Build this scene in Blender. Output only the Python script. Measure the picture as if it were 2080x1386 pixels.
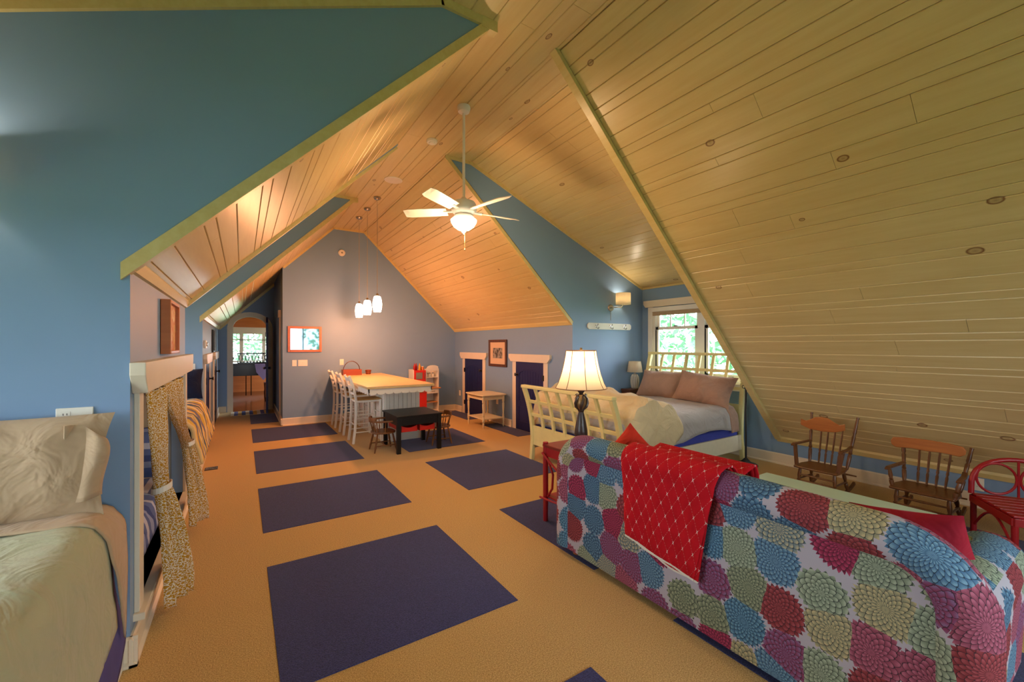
import bpy, math, random
from mathutils import Vector, Matrix, noise
random.seed(7)
scene = bpy.context.scene
col = scene.collection
for o in list(bpy.data.objects):
    bpy.data.objects.remove(o)

# ------------------------------------------------------------------ camera
cam_d = bpy.data.cameras.new('camera')
cam = bpy.data.objects.new('camera', cam_d)
col.objects.link(cam)
cam_d.sensor_width = 36.0
cam_d.lens = 848.33 * 36.0 / 2080.0
cam_d.shift_y = 0.00417
cam_d.clip_start = 0.02
cam.location = (0, 0, 1.5014)
cam.rotation_euler = (math.pi / 2, 0, -0.5743)
scene.camera = cam

# ------------------------------------------------------------------ world, exposure
world = bpy.data.worlds.new('world')
scene.world = world
world.use_nodes = True
wn = world.node_tree
bg = wn.nodes['Background']
bg.inputs[0].default_value = (0.84, 0.92, 1.0, 1)
bg.inputs[1].default_value = 12.0
vs = scene.view_settings
vs.view_transform = 'Standard'
vs.look = 'None'
vs.gamma = 1.0
vs.use_curve_mapping = False
vs.exposure = 0.22

def area_portal(name, loc, rot, sx, sy):
    l = bpy.data.lights.new(name, 'AREA')
    l.shape = 'RECTANGLE'; l.size = sx; l.size_y = sy
    l.cycles.is_portal = True
    o = bpy.data.objects.new(name, l); col.objects.link(o)
    o.location = loc; o.rotation_euler = rot
    return o
H = math.pi / 2
# daylight comes in through openings in the walls; portals only steer the sampling
area_portal('daylight_portal', (5.80, 3.68, 1.52), (0, H, 0), 1.3, 2.0)
area_portal('daylight_portal', (-2.16, 1.56, 1.45), (0, -H, 0), 1.4, 1.8)
area_portal('daylight_portal', (-2.16, 5.89, 1.45), (0, -H, 0), 1.4, 1.8)
area_portal('daylight_portal', (1.85, -3.08, 1.5), (H, 0, 0), 2.7, 1.8)
area_portal('daylight_portal', (0.6, 16.1, 1.43), (-H, 0, 0), 2.6, 0.9)

area_portal('daylight_portal', (3.1, 13.1, 1.5), (0, H, 0), 2.0, 2.2)  # unseen side opening of the music room, added for more daylight

def lamp(name, loc, watts, colr, radius=0.04, parent=None):
    l = bpy.data.lights.new(name, 'POINT')
    l.energy = watts; l.color = colr; l.shadow_soft_size = radius
    o = bpy.data.objects.new(name, l); col.objects.link(o)
    o.location = loc
    if parent is not None:
        o.parent = parent; o.location = Vector(loc) - worg(parent)
    return o

# ------------------------------------------------------------------ helpers
WORG = {}
def worg(o):
    return WORG.get(o.name, Vector((0, 0, 0)))

def lin(c):
    if isinstance(c, str):
        c = c.lstrip('#'); c = [int(c[i:i + 2], 16) / 255 for i in (0, 2, 4)]
    return tuple((x / 12.92 if x <= 0.04045 else ((x + 0.055) / 1.055) ** 2.4) for x in c) + (1,)

class G:
    """tiny node-graph helper"""
    def __init__(s, m):
        s.t = m.node_tree; s.b = s.t.nodes['Principled BSDF']
    def n(s, typ, **k):
        x = s.t.nodes.new(typ)
        for a, b in k.items():
            setattr(x, a, b)
        return x
    def l(s, a, b):
        s.t.links.new(a, b)
    def m(s, op, a, b=None, c=None):
        x = s.n('ShaderNodeMath', operation=op)
        for i, v in enumerate((a, b, c)):
            if v is None: continue
            if isinstance(v, (int, float)): x.inputs[i].default_value = v
            else: s.l(v, x.inputs[i])
        return x.outputs[0]
    def mix(s, fac, a, b):
        x = s.n('ShaderNodeMix', data_type='RGBA')
        for i, v in ((0, fac), (6, a), (7, b)):
            if isinstance(v, (int, float)): x.inputs[i].default_value = v
            elif isinstance(v, tuple): x.inputs[i].default_value = v
            else: s.l(v, x.inputs[i])
        return x.outputs[2]
    def coord(s, kind='Object', scale=(1, 1, 1), rot=(0, 0, 0)):
        tc = s.n('ShaderNodeTexCoord'); mp = s.n('ShaderNodeMapping')
        mp.inputs['Scale'].default_value = scale; mp.inputs['Rotation'].default_value = rot
        s.l(tc.outputs[kind], mp.inputs[0]); return mp.outputs[0]
    def noise(s, vec, scale, detail=3, rough=0.55):
        x = s.n('ShaderNodeTexNoise'); x.inputs['Scale'].default_value = scale
        x.inputs['Detail'].default_value = detail; x.inputs['Roughness'].default_value = rough
        if vec is not None: s.l(vec, x.inputs['Vector'])
        return x.outputs['Fac']
    def ramp(s, fac, stops, interp='LINEAR'):
        x = s.n('ShaderNodeValToRGB'); x.color_ramp.interpolation = interp
        e = x.color_ramp.elements
        while len(e) < len(stops): e.new(0.5)
        for i, (p, c) in enumerate(stops):
            e[i].position = p; e[i].color = c
        s.l(fac, x.inputs[0]); return x.outputs[0]
    def bump(s, h, strength=0.3, dist=0.01):
        x = s.n('ShaderNodeBump'); x.inputs['Strength'].default_value = strength
        x.inputs['Distance'].default_value = dist
        s.l(h, x.inputs['Height']); s.l(x.outputs[0], s.b.inputs['Normal'])

def newmat(name, rough=0.6, spec=0.4, metal=0.0):
    m = bpy.data.materials.new(name); m.use_nodes = True
    b = m.node_tree.nodes['Principled BSDF']
    b.inputs['Roughness'].default_value = rough
    b.inputs['Metallic'].default_value = metal
    b.inputs['Specular IOR Level'].default_value = spec
    return m

def paint(name, c, rough=0.55, var=0.06, scale=9, bump=0.04, spec=0.35, metal=0.0, bscale=60):
    """painted or solid surface with a slight unevenness"""
    m = newmat(name, rough, spec, metal); g = G(m); v = g.coord()
    c = lin(c); d = tuple(x * (1 - var * 2) for x in c[:3]) + (1,)
    f = g.noise(v, scale, 4)
    g.l(g.mix(f, d, tuple(min(1, x * (1 + var)) for x in c[:3]) + (1,)), g.b.inputs['Base Color'])
    if bump: g.bump(g.noise(v, bscale, 2), bump, 0.004)
    return m

def wood(name, c1, c2, rough=0.4, scale=6, axis=1, spec=0.5, knots=0.0, stretch=12):
    m = newmat(name, rough, spec); g = G(m)
    sc = [stretch, stretch, stretch]; sc[axis] = 1.0
    v = g.coord(scale=tuple(sc))
    f = g.noise(v, scale * 0.35, 6, 0.6)
    base = g.mix(g.m('MULTIPLY_ADD', f, 2.2, -0.6), lin(c1), lin(c2))
    if knots:
        sk = [1.0, 1.0, 1.0]; sk[axis] = 0.62
        vo = g.n('ShaderNodeTexVoronoi', voronoi_dimensions='2D'); vo.inputs['Scale'].default_value = knots
        sk[0 if axis == 1 else 1] = 1.25
        g.l(g.coord(scale=tuple(sk)), vo.inputs['Vector'])
        sep = g.n('ShaderNodeSeparateColor'); g.l(vo.outputs['Color'], sep.inputs[0])
        keep = g.m('GREATER_THAN', sep.outputs[0], 0.62)
        rad = g.m('MULTIPLY_ADD', sep.outputs[1], 0.045, 0.026)
        rel = g.m('DIVIDE', vo.outputs['Distance'], rad)
        dark = g.m('MULTIPLY', g.m('SUBTRACT', 1.0, g.m('SMOOTH_MIN', rel, 1.0, 0.3)), keep)
        ring = g.ramp(rel, [(0.0, (.55, .55, .55, 1)), (0.5, (.3, .3, .3, 1)), (0.8, (1, 1, 1, 1)), (1.0, (0, 0, 0, 1))])
        k = g.m('MULTIPLY', g.m('MULTIPLY', keep, g.m('LESS_THAN', rel, 1.0)), ring)
        base = g.mix(k, base, lin('#7a4a22'))
    g.l(base, g.b.inputs['Base Color'])
    g.bump(f, 0.06, 0.003)
    return m

def emit(name, c, strength, mixc=None):
    m = newmat(name, 0.4)
    b = m.node_tree.nodes['Principled BSDF']
    b.inputs['Base Color'].default_value = lin(c)
    b.inputs['Emission Color'].default_value = lin(c)
    b.inputs['Emission Strength'].default_value = strength
    return m

def glass(name, c='#ffffff', rough=0.02):
    m = bpy.data.materials.new(name); m.use_nodes = True; t = m.node_tree
    t.nodes.clear()
    out = t.nodes.new('ShaderNodeOutputMaterial'); mx = t.nodes.new('ShaderNodeMixShader')
    tr = t.nodes.new('ShaderNodeBsdfTransparent'); gl = t.nodes.new('ShaderNodeBsdfGlossy')
    gl.inputs['Roughness'].default_value = rough
    tr.inputs[0].default_value = lin(c)
    fr = t.nodes.new('ShaderNodeFresnel'); fr.inputs[0].default_value = 1.35
    t.links.new(fr.outputs[0], mx.inputs[0]); t.links.new(tr.outputs[0], mx.inputs[1])
    t.links.new(gl.outputs[0], mx.inputs[2]); t.links.new(mx.outputs[0], out.inputs[0])
    return m

class MB:
    def __init__(s):
        s.v = []; s.f = []; s.uv = {}
    def add(s, vs_, fs, uvs=None):
        o = len(s.v); s.v += [tuple(p) for p in vs_]
        for i, f in enumerate(fs):
            if uvs is not None: s.uv[len(s.f)] = uvs[i]
            s.f.append(tuple(o + k for k in f))
        return s
    def box(s, x0, x1, y0, y1, z0, z1):
        if x0 > x1: x0, x1 = x1, x0
        if y0 > y1: y0, y1 = y1, y0
        if z0 > z1: z0, z1 = z1, z0
        p = [(x0, y0, z0), (x1, y0, z0), (x1, y1, z0), (x0, y1, z0), (x0, y0, z1), (x1, y0, z1), (x1, y1, z1), (x0, y1, z1)]
        return s.add(p, [(3, 2, 1, 0), (4, 5, 6, 7), (0, 1, 5, 4), (1, 2, 6, 5), (2, 3, 7, 6), (3, 0, 4, 7)])
    def bar(s, p, q, w, t, up=(0, 0, 1)):
        """rectangular bar from p to q, w across, t along 'up'"""
        p = Vector(p); q = Vector(q); d = (q - p).normalized(); up = Vector(up)
        sd = d.cross(up)
        if sd.length < 1e-5: sd = d.cross(Vector((0, 1, 0)))
        sd.normalize(); u = sd.cross(d).normalized()
        c = []
        for e in (p, q):
            for a, b in ((-1, -1), (1, -1), (1, 1), (-1, 1)):
                c.append(e + sd * a * w / 2 + u * b * t / 2)
        return s.add(c, [(0, 1, 2, 3), (7, 6, 5, 4), (1, 0, 4, 5), (2, 1, 5, 6), (3, 2, 6, 7), (0, 3, 7, 4)])
    def path(s, pts, w, t, up):
        """continuous rectangular section swept along pts; w along 'up', t across"""
        pts = [Vector(p) for p in pts]; up = Vector(up).normalized(); ring = []
        for i, p in enumerate(pts):
            d = (pts[min(i + 1, len(pts) - 1)] - pts[max(i - 1, 0)]).normalized()
            n = d.cross(up).normalized()
            ring.append([p + up * w / 2 + n * t / 2, p - up * w / 2 + n * t / 2, p - up * w / 2 - n * t / 2, p + up * w / 2 - n * t / 2])
        vs_ = [q for r in ring for q in r]; fs = [(3, 2, 1, 0)]
        for i in range(len(ring) - 1):
            for k in range(4):
                fs.append((i * 4 + k, i * 4 + (k + 1) % 4, i * 4 + 4 + (k + 1) % 4, i * 4 + 4 + k))
        e = (len(ring) - 1) * 4
        fs.append((e, e + 1, e + 2, e + 3))
        return s.add(vs_, fs)
    def tube(s, pts, r, seg=8, closed=False, uv=False):
        pts = [Vector(p) for p in pts]; n = len(pts)
        rr = r if isinstance(r, (list, tuple)) else [r] * n
        rings = []; prev = None; arc = [0]
        for i in range(n):
            if closed: d = pts[(i + 1) % n] - pts[i - 1]
            else: d = pts[min(i + 1, n - 1)] - pts[max(i - 1, 0)]
            d.normalize()
            if prev is None:
                a = Vector((0, 0, 1)) if abs(d.z) < 0.9 else Vector((1, 0, 0))
                a = (a - d * a.dot(d)).normalized()
            else:
                a = (prev - d * prev.dot(d)).normalized()
            prev = a; b = d.cross(a)
            rings.append([pts[i] + (a * math.cos(t) + b * math.sin(t)) * rr[i] for t in [2 * math.pi * k / seg for k in range(seg)]])
            if i: arc.append(arc[-1] + (pts[i] - pts[i - 1]).length)
        vs_ = [q for r_ in rings for q in r_]; fs = []; uvs = []
        m = n if closed else n - 1
        for i in range(m):
            j = (i + 1) % n
            for k in range(seg):
                fs.append((i * seg + k, i * seg + (k + 1) % seg, j * seg + (k + 1) % seg, j * seg + k))
                if uv:
                    c = 2 * math.pi * rr[i] / seg; a1 = arc[i]; a2 = arc[j] if j else arc[i]
                    uvs.append([(a1, k * c), (a1, (k + 1) * c), (a2, (k + 1) * c), (a2, k * c)])
        if not closed:
            fs.append(tuple(range(seg - 1, -1, -1))); fs.append(tuple((n - 1) * seg + k for k in range(seg)))
            if uv:
                for q in (0, 1):
                    uvs.append([(rr[0] * math.cos(2 * math.pi * k / seg), rr[0] * math.sin(2 * math.pi * k / seg)) for k in range(seg)])
        return s.add(vs_, fs, uvs if uv else None)
    def lathe(s, prof, c=(0, 0, 0), seg=16, cap=True):
        vs_ = []; fs = []
        for r, z in prof:
            for k in range(seg):
                t = 2 * math.pi * k / seg
                vs_.append((c[0] + r * math.cos(t), c[1] + r * math.sin(t), c[2] + z))
        for i in range(len(prof) - 1):
            for k in range(seg):
                fs.append((i * seg + k, i * seg + (k + 1) % seg, (i + 1) * seg + (k + 1) % seg, (i + 1) * seg + k))
        if cap:
            fs.append(tuple(range(seg - 1, -1, -1))); fs.append(tuple((len(prof) - 1) * seg + k for k in range(seg)))
        return s.add(vs_, fs)
    def turned(s, p, q, prof, seg=10):
        """turned spindle from p to q; prof = [(t, r)] along it"""
        p = Vector(p); q = Vector(q)
        return s.tube([p.lerp(q, t) for t, r in prof], [r for t, r in prof], seg)
    def prism(s, poly, axis, a0, a1):
        n = len(poly)
        def mk(a, p):
            if axis == 'x': return (a, p[0], p[1])
            if axis == 'y': return (p[0], a, p[1])
            return (p[0], p[1], a)
        area = sum(poly[i][0] * poly[(i + 1) % n][1] - poly[(i + 1) % n][0] * poly[i][1] for i in range(n))
        if axis == 'y': area = -area
        if area < 0: poly = poly[::-1]
        vs_ = [mk(a0, p) for p in poly] + [mk(a1, p) for p in poly]
        fs = [tuple(range(n - 1, -1, -1)), tuple(range(n, 2 * n))]
        for i in range(n):
            fs.append((i, (i + 1) % n, n + (i + 1) % n, n + i))
        if a0 > a1: fs = [f[::-1] for f in fs]
        return s.add(vs_, fs)
    def surf(s, grid, uvscale=1.0):
        """open sheet from a grid of points, UVs in metres"""
        R, Cc = len(grid), len(grid[0]); vs_ = [tuple(p) for r in grid for p in r]; fs = []; uvs = []
        U = [0] * Cc; V = [0] * R; mr = R // 2; mc = Cc // 2
        for j in range(1, Cc): U[j] = U[j - 1] + (Vector(grid[mr][j]) - Vector(grid[mr][j - 1])).length
        for i in range(1, R): V[i] = V[i - 1] + (Vector(grid[i][mc]) - Vector(grid[i - 1][mc])).length
        for i in range(R - 1):
            for j in range(Cc - 1):
                fs.append((i * Cc + j, i * Cc + j + 1, (i + 1) * Cc + j + 1, (i + 1) * Cc + j))
                uvs.append([(U[j], V[i]), (U[j + 1], V[i]), (U[j + 1], V[i + 1]), (U[j], V[i + 1])])
        return s.add(vs_, fs, uvs)
    def mesh(s, name, uvproj=None):
        me = bpy.data.meshes.new(name); me.from_pydata(s.v, [], s.f)
        if s.uv or uvproj:
            ul = me.uv_layers.new(name='UVMap')
            for i, p in enumerate(me.polygons):
                if i in s.uv:
                    for k, li in enumerate(p.loop_indices): ul.data[li].uv = s.uv[i][k]
                else:
                    n = p.normal; ax = max(range(3), key=lambda a: abs(n[a]))
                    for li in p.loop_indices:
                        c = me.vertices[me.loops[li].vertex_index].co
                        ul.data[li].uv = (c.y, c.z) if ax == 0 else ((c.x, c.z) if ax == 1 else (c.y, c.x))
        me.update(); return me
    def build(s, name, mat, parent=None, bevel=0.0, smooth=False, sub=0, solid=0.0, local=False, uv=False, bseg=2):
        me = s.mesh(name, uv)
        me.materials.append(mat)
        if smooth:
            for p in me.polygons: p.use_smooth = True
            if not sub: me.set_sharp_from_angle(angle=math.radians(42))
        o = bpy.data.objects.new(name, me); col.objects.link(o)
        if solid:
            md = o.modifiers.new('solid', 'SOLIDIFY'); md.thickness = solid; md.offset = 0
        if bevel:
            md = o.modifiers.new('bevel', 'BEVEL'); md.width = bevel; md.segments = bseg; md.limit_method = 'ANGLE'
            md.angle_limit = math.radians(40)
        if sub:
            md = o.modifiers.new('sub', 'SUBSURF'); md.levels = sub; md.render_levels = sub
        if parent is not None:
            o.parent = parent
            if not local: o.location = -worg(parent)
        WORG[o.name] = Vector((0, 0, 0))
        return o

def tag(o, label=None, cat=None, group=None, kind=None):
    for k, v in (('label', label), ('category', cat), ('group', group), ('kind', kind)):
        if v: o[k] = v
    return o

def empty(name, loc, label=None, cat=None, group=None, rz=0, kind=None):
    o = bpy.data.objects.new(name, None); col.objects.link(o)
    o.empty_display_size = 0.1
    o.location = loc; o.rotation_euler = (0, 0, rz)
    WORG[o.name] = Vector(loc)
    return tag(o, label, cat, group, kind)

def copy_tree(o, parent=None):
    c = o.copy(); col.objects.link(c); c.parent = parent
    WORG[c.name] = worg(o).copy()
    for ch in list(o.children): copy_tree(ch, c)
    return c

def struct(mb, name, mat, parent=None, label=None, **k):
    o = mb.build(name, mat, parent, **k)
    if parent is None: tag(o, label, None, None, 'structure')
    return o

def arcpts(cx, cz, r, a0, a1, n):
    return [(cx + r * math.cos(math.radians(a0 + (a1 - a0) * i / n)), cz + r * math.sin(math.radians(a0 + (a1 - a0) * i / n))) for i in range(n + 1)]

def wob(p, amp, sc, seed=0.0):
    return noise.noise(Vector((p[0] * sc + seed, p[1] * sc - seed, p[2] * sc + 2 * seed))) * amp
# ------------------------------------------------------------------ materials
M = {}
M['blue'] = paint('wall_paint_blue', '#829fc0', 0.5, 0.02, 3, 0.03, 0.4, bscale=220)
M['pine'] = wood('ceiling_pine', '#d6bb80', '#e0c990', 0.32, 5, axis=1, knots=2.4, spec=0.5)
M['pine_trim'] = wood('pine_trim', '#d4ba78', '#deca8c', 0.35, 5, axis=1, spec=0.5)
M['trim'] = paint('trim_cream', '#e6d9c2', 0.4, 0.03, 6, 0.02)
M['white'] = paint('white_paint', '#ece8dc', 0.4, 0.03, 6, 0.02)
M['plate'] = paint('plate_plastic', '#eee9dc', 0.3, 0.01, 5, 0)
M['socket'] = paint('socket_dark', '#4a4740', 0.5, 0.02, 5, 0)
M['cream'] = paint('cream_paint', '#e9dfc0', 0.4, 0.05, 14, 0.05)
M['yellow'] = paint('bed_yellow', '#e8dc98', 0.4, 0.05, 12, 0.05)
M['navy'] = paint('navy_door', '#1d2358', 0.4, 0.05, 9, 0.03)
M['black'] = paint('black_paint', '#141313', 0.38, 0.05, 9, 0.03)
M['iron'] = paint('black_iron', '#1a1817', 0.45, 0.06, 20, 0.1, 0.5)
M['bronze'] = paint('bronze_lamp', '#3a2c26', 0.35, 0.15, 25, 0.1, 0.6)
M['gold'] = paint('worn_gold', '#8f7248', 0.35, 0.2, 40, 0.2, 0.6, 0.4)
M['nickel'] = paint('brushed_nickel', '#b9b6b0', 0.25, 0.03, 30, 0.02, 0.5, 1.0)
M['red'] = paint('red_paint', '#a81a22', 0.35, 0.08, 15, 0.05, 0.5)
M['toyred'] = paint('toy_red', '#d8281c', 0.35, 0.04, 12, 0.02, 0.5)
M['oak'] = wood('rocker_wood', '#583418', '#784a28', 0.3, 7, axis=2, spec=0.5)
M['oak_top'] = wood('rocker_crest_wood', '#9c5826', '#b87036', 0.3, 7, axis=1, spec=0.5)
M['walnut'] = wood('dark_wood', '#4a2a1a', '#64391f', 0.35, 7, axis=2, spec=0.5)
M['kidwood'] = wood('kid_chair_wood', '#6b4526', '#84572f', 0.35, 7, axis=2)
M['counter'] = wood('counter_top', '#dcb878', '#e3c58a', 0.35, 4, axis=1)
M['orangewood'] = wood('orange_wood', '#b4602a', '#c87338', 0.35, 5, axis=0)
M['basket'] = wood('basket_wood', '#8c3f1e', '#a04f28', 0.45, 5, axis=0)
M['rush'] = wood('rush_seat', '#b98d4c', '#cba463', 0.7, 20, axis=0)
M['mint'] = paint('mint_paint', '#bfe0cf', 0.35, 0.03, 8, 0.02)
M['kitwood'] = wood('toy_worktop', '#c98a4a', '#d69a58', 0.4, 6, axis=0)
M['cord'] = paint('cord_wire', '#b9a68c', 0.5, 0.02, 5, 0)
M['mattblue'] = paint('box_spring_blue', '#4a52a8', 0.8, 0.06, 30, 0.15, 0.1)
M['purple'] = paint('purple_sheet', '#5a568f', 0.75, 0.06, 20, 0.12, 0.1)
M['glass'] = glass('window_glass')
M['picglass'] = glass('picture_glass')
M['mirror'] = paint('mirror_glass', '#66797d', 0.03, 0.0, 3, 0, 0.5, 1.0)
M['fanblade'] = paint('fan_blade_white', '#e9dfd2', 0.4, 0.03, 10, 0.02)
M['fanwhite'] = paint('fan_white', '#f0ece4', 0.3, 0.02, 10, 0)
M['bowl'] = emit('fan_bowl_glass', '#ffe9c8', 7.0)
M['pendglass'] = emit('pendant_glass', '#ffe6d0', 9.0)
M['bark'] = paint('tree_bark', '#5b4a3a', 0.9, 0.2, 12, 0.4)
M['leaf'] = paint('tree_leaves', '#8fb89a', 0.8, 0.3, 3, 0.0, 0.1)
M['grassout'] = paint('lawn', '#6f9a5c', 0.9, 0.2, 2, 0)
M['musicfloor'] = wood('music_floor', '#5a2f1c', '#7a4426', 0.2, 4, axis=0)
M['musicpine'] = wood('music_pine', '#b9662e', '#cf7c3e', 0.4, 4, axis=0, knots=2.0)
M['piano'] = paint('piano_black', '#17100e', 0.2, 0.05, 9, 0, 0.6)
M['lavender'] = paint('lavender_cloth', '#8d86b4', 0.8, 0.05, 20, 0.1, 0.1)
M['toygrey'] = paint('oven_window', '#8a8a80', 0.25, 0.04, 9, 0, 0.5)
M['ketchup'] = paint('ketchup_red', '#b01818', 0.3, 0.02, 9, 0)
M['mustard'] = paint('mustard_yellow', '#d9a21c', 0.3, 0.02, 9, 0)
M['peach'] = paint('peach_jar', '#d0814a', 0.4, 0.02, 9, 0)

def cloth_mat(name, c, var=0.08, scale=14, weave=600, bump=0.18, fold=0.05):
    m = newmat(name, 0.9, 0.1); g = G(m); v = g.coord()
    c = lin(c); d = tuple(x * (1 - var * 2) for x in c[:3]) + (1,)
    g.l(g.mix(g.noise(v, scale, 4), d, c), g.b.inputs['Base Color'])
    g.b.inputs['Sheen Weight'].default_value = 0.15
    nf = g.n('ShaderNodeTexNoise'); nf.inputs['Scale'].default_value = 4.5; nf.inputs['Detail'].default_value = 3
    nf.inputs['Distortion'].default_value = 1.6; g.l(v, nf.inputs['Vector'])
    g.bump(g.m('ADD', g.m('MULTIPLY', g.noise(v, weave, 2), 0.05 * bump), nf.outputs['Fac']), 0.55, fold)
    return m
M['beige'] = cloth_mat('beige_cotton', '#c2a888')
M['taupe'] = cloth_mat('taupe_cotton', '#b08c76')
M['greenq'] = cloth_mat('sage_quilt', '#b5b795', 0.05, 10, 120, 0.5)
M['greysheet'] = cloth_mat('grey_blanket', '#b9b3ae', 0.04)
M['duvet'] = cloth_mat('cream_duvet', '#e3cfa4', 0.06)
M['navycloth'] = cloth_mat('navy_cloth', '#1b2038')
M['redcush'] = cloth_mat('red_cushion', '#b3283c')
M['orangecush'] = cloth_mat('coral_red_cushion', '#d63a26')
M['shadecloth'] = newmat('lamp_shade_cloth', 0.9, 0.1)
_g = G(M['shadecloth'])
_g.l(_g.mix(_g.noise(_g.coord(), 300, 2), lin('#efdcb8'), lin('#f6e8cc')), _g.b.inputs['Base Color'])
_g.b.inputs['Transmission Weight'].default_value = 0.0
_g.b.inputs['Subsurface Weight'].default_value = 0.0
def add_translucent(m, c, f):
    t = m.node_tree; out = t.nodes['Material Output']; b = t.nodes['Principled BSDF']
    mx = t.nodes.new('ShaderNodeMixShader'); tl = t.nodes.new('ShaderNodeBsdfTranslucent')
    tl.inputs[0].default_value = lin(c); mx.inputs[0].default_value = f
    t.links.new(b.outputs[0], mx.inputs[1]); t.links.new(tl.outputs[0], mx.inputs[2]); t.links.new(mx.outputs[0], out.inputs[0])
add_translucent(M['shadecloth'], '#f8e6c4', 0.55)
M['shadewhite'] = cloth_mat('white_shade', '#efe4cc', 0.02)
add_translucent(M['shadewhite'], '#fff2d8', 0.5)
M['shadebrown'] = cloth_mat('brown_shade', '#7a4a3c', 0.05)
M['shadepipe'] = cloth_mat('shade_piping', '#a06f4e', 0.05)

def carpet(name, c1, c2, c3):
    m = newmat(name, 0.95, 0.05); g = G(m); v = g.coord()
    f = g.noise(v, 170, 2, 0.7); f2 = g.noise(v, 2.2, 3)
    a = g.mix(g.m('MULTIPLY_ADD', f, 2.6, -0.8), lin(c1), lin(c2))
    g.l(g.mix(g.m('MULTIPLY_ADD', f2, 0.6, -0.15), a, lin(c3)), g.b.inputs['Base Color'])
    g.b.inputs['Sheen Weight'].default_value = 0.2
    g.bump(f, 0.7, 0.006)
    return m
M['carpet'] = carpet('carpet_gold', '#966f32', '#e8c680', '#cba65c')
M['carpetblue'] = carpet('carpet_blue', '#1e2148', '#484c86', '#33386c')

def stripes(name, cols, width, axis=1, kind='UV', var=0.04):
    """stripes of the given colours, each 'width' metres wide"""
    m = newmat(name, 0.9, 0.1); g = G(m)
    sp = g.n('ShaderNodeSeparateXYZ'); g.l(g.coord(kind), sp.inputs[0])
    n = len(cols)
    f = g.m('FRACT', g.m('DIVIDE', sp.outputs[axis], width * n))
    g.l(g.ramp(f, [(i / n, lin(c)) for i, c in enumerate(cols)], 'CONSTANT'), g.b.inputs['Base Color'])
    g.bump(g.noise(g.coord(), 400, 2), 0.2, 0.002)
    return m
M['stripebed'] = stripes('striped_quilt', ['#e3c58c', '#d9b65a', '#7a7488', '#c9a84e', '#e6d3a6', '#8f8796', '#d2b970', '#5f6878'], 0.075)
M['nookblue'] = stripes('blue_striped_bedding', ['#5a6ba0', '#5a6ba0', '#8f9cc4', '#44558c', '#5f70a6', '#b9c0d8'], 0.05)
M['rugstripe'] = stripes('striped_rug', ['#55608c', '#e0d4b4', '#55608c', '#d9a24c', '#e8dcc0', '#6b6f96', '#d7b06a'], 0.07, 0, 'Object')

def curtain_mat():
    m = newmat('mustard_print', 0.9, 0.1); g = G(m); v = g.coord('UV')
    d = g.n('ShaderNodeVectorMath', operation='ADD'); nz = g.n('ShaderNodeTexNoise'); nz.inputs['Scale'].default_value = 38
    g.l(v, nz.inputs['Vector']); sc = g.n('ShaderNodeVectorMath', operation='SCALE'); sc.inputs['Scale'].default_value = 0.03
    g.l(nz.outputs['Color'], sc.inputs[0]); g.l(v, d.inputs[0]); g.l(sc.outputs[0], d.inputs[1])
    vo = g.n('ShaderNodeTexVoronoi', voronoi_dimensions='2D', feature='DISTANCE_TO_EDGE'); vo.inputs['Scale'].default_value = 62
    g.l(d.outputs[0], vo.inputs['Vector'])
    vo2 = g.n('ShaderNodeTexVoronoi', voronoi_dimensions='2D'); vo2.inputs['Scale'].default_value = 90
    g.l(d.outputs[0], vo2.inputs['Vector'])
    f = g.m('MAXIMUM', g.m('LESS_THAN', vo.outputs['Distance'], 0.06), g.m('LESS_THAN', vo2.outputs['Distance'], 0.24))
    g.l(g.mix(f, lin('#c08c2c'), lin('#ece2cc')), g.b.inputs['Base Color'])
    return m
M['curtain'] = curtain_mat()

def quilt_red():
    m = newmat('red_quilt', 0.85, 0.15); g = G(m)
    sp = g.n('ShaderNodeSeparateXYZ'); g.l(g.coord('UV'), sp.inputs[0]); u, v = sp.outputs[0], sp.outputs[1]
    P = 0.075
    a = g.m('DIVIDE', g.m('ADD', u, g.m('MULTIPLY', v, 0.62)), P); b = g.m('DIVIDE', g.m('SUBTRACT', u, g.m('MULTIPLY', v, 0.62)), P)
    def ln(x, w): return g.m('LESS_THAN', g.m('ABSOLUTE', g.m('SUBTRACT', g.m('FRACT', x), 0.5)), w)
    l1, l2 = ln(a, 0.022), ln(b, 0.022)
    near = g.m('MULTIPLY', ln(a, 0.13), ln(b, 0.13))
    dash = g.m('LESS_THAN', g.m('FRACT', g.m('DIVIDE', v, 0.012)), 0.5)
    line = g.m('MAXIMUM', l1, l2)
    w = g.m('MAXIMUM', g.m('MULTIPLY', line, near), g.m('MULTIPLY', g.m('MULTIPLY', line, dash), 0.16))
    base = g.mix(g.noise(g.coord(), 12, 3), lin('#b0101c'), lin('#d41c2a'))
    g.l(g.mix(w, base, lin('#f0d8d0')), g.b.inputs['Base Color'])
    h = g.m('MINIMUM', g.m('ABSOLUTE', g.m('SUBTRACT', g.m('FRACT', a), 0.5)), g.m('ABSOLUTE', g.m('SUBTRACT', g.m('FRACT', b), 0.5)))
    g.bump(g.m('POWER', h, 0.5), 0.6, 0.012)
    return m
M['quilt'] = quilt_red()

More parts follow.
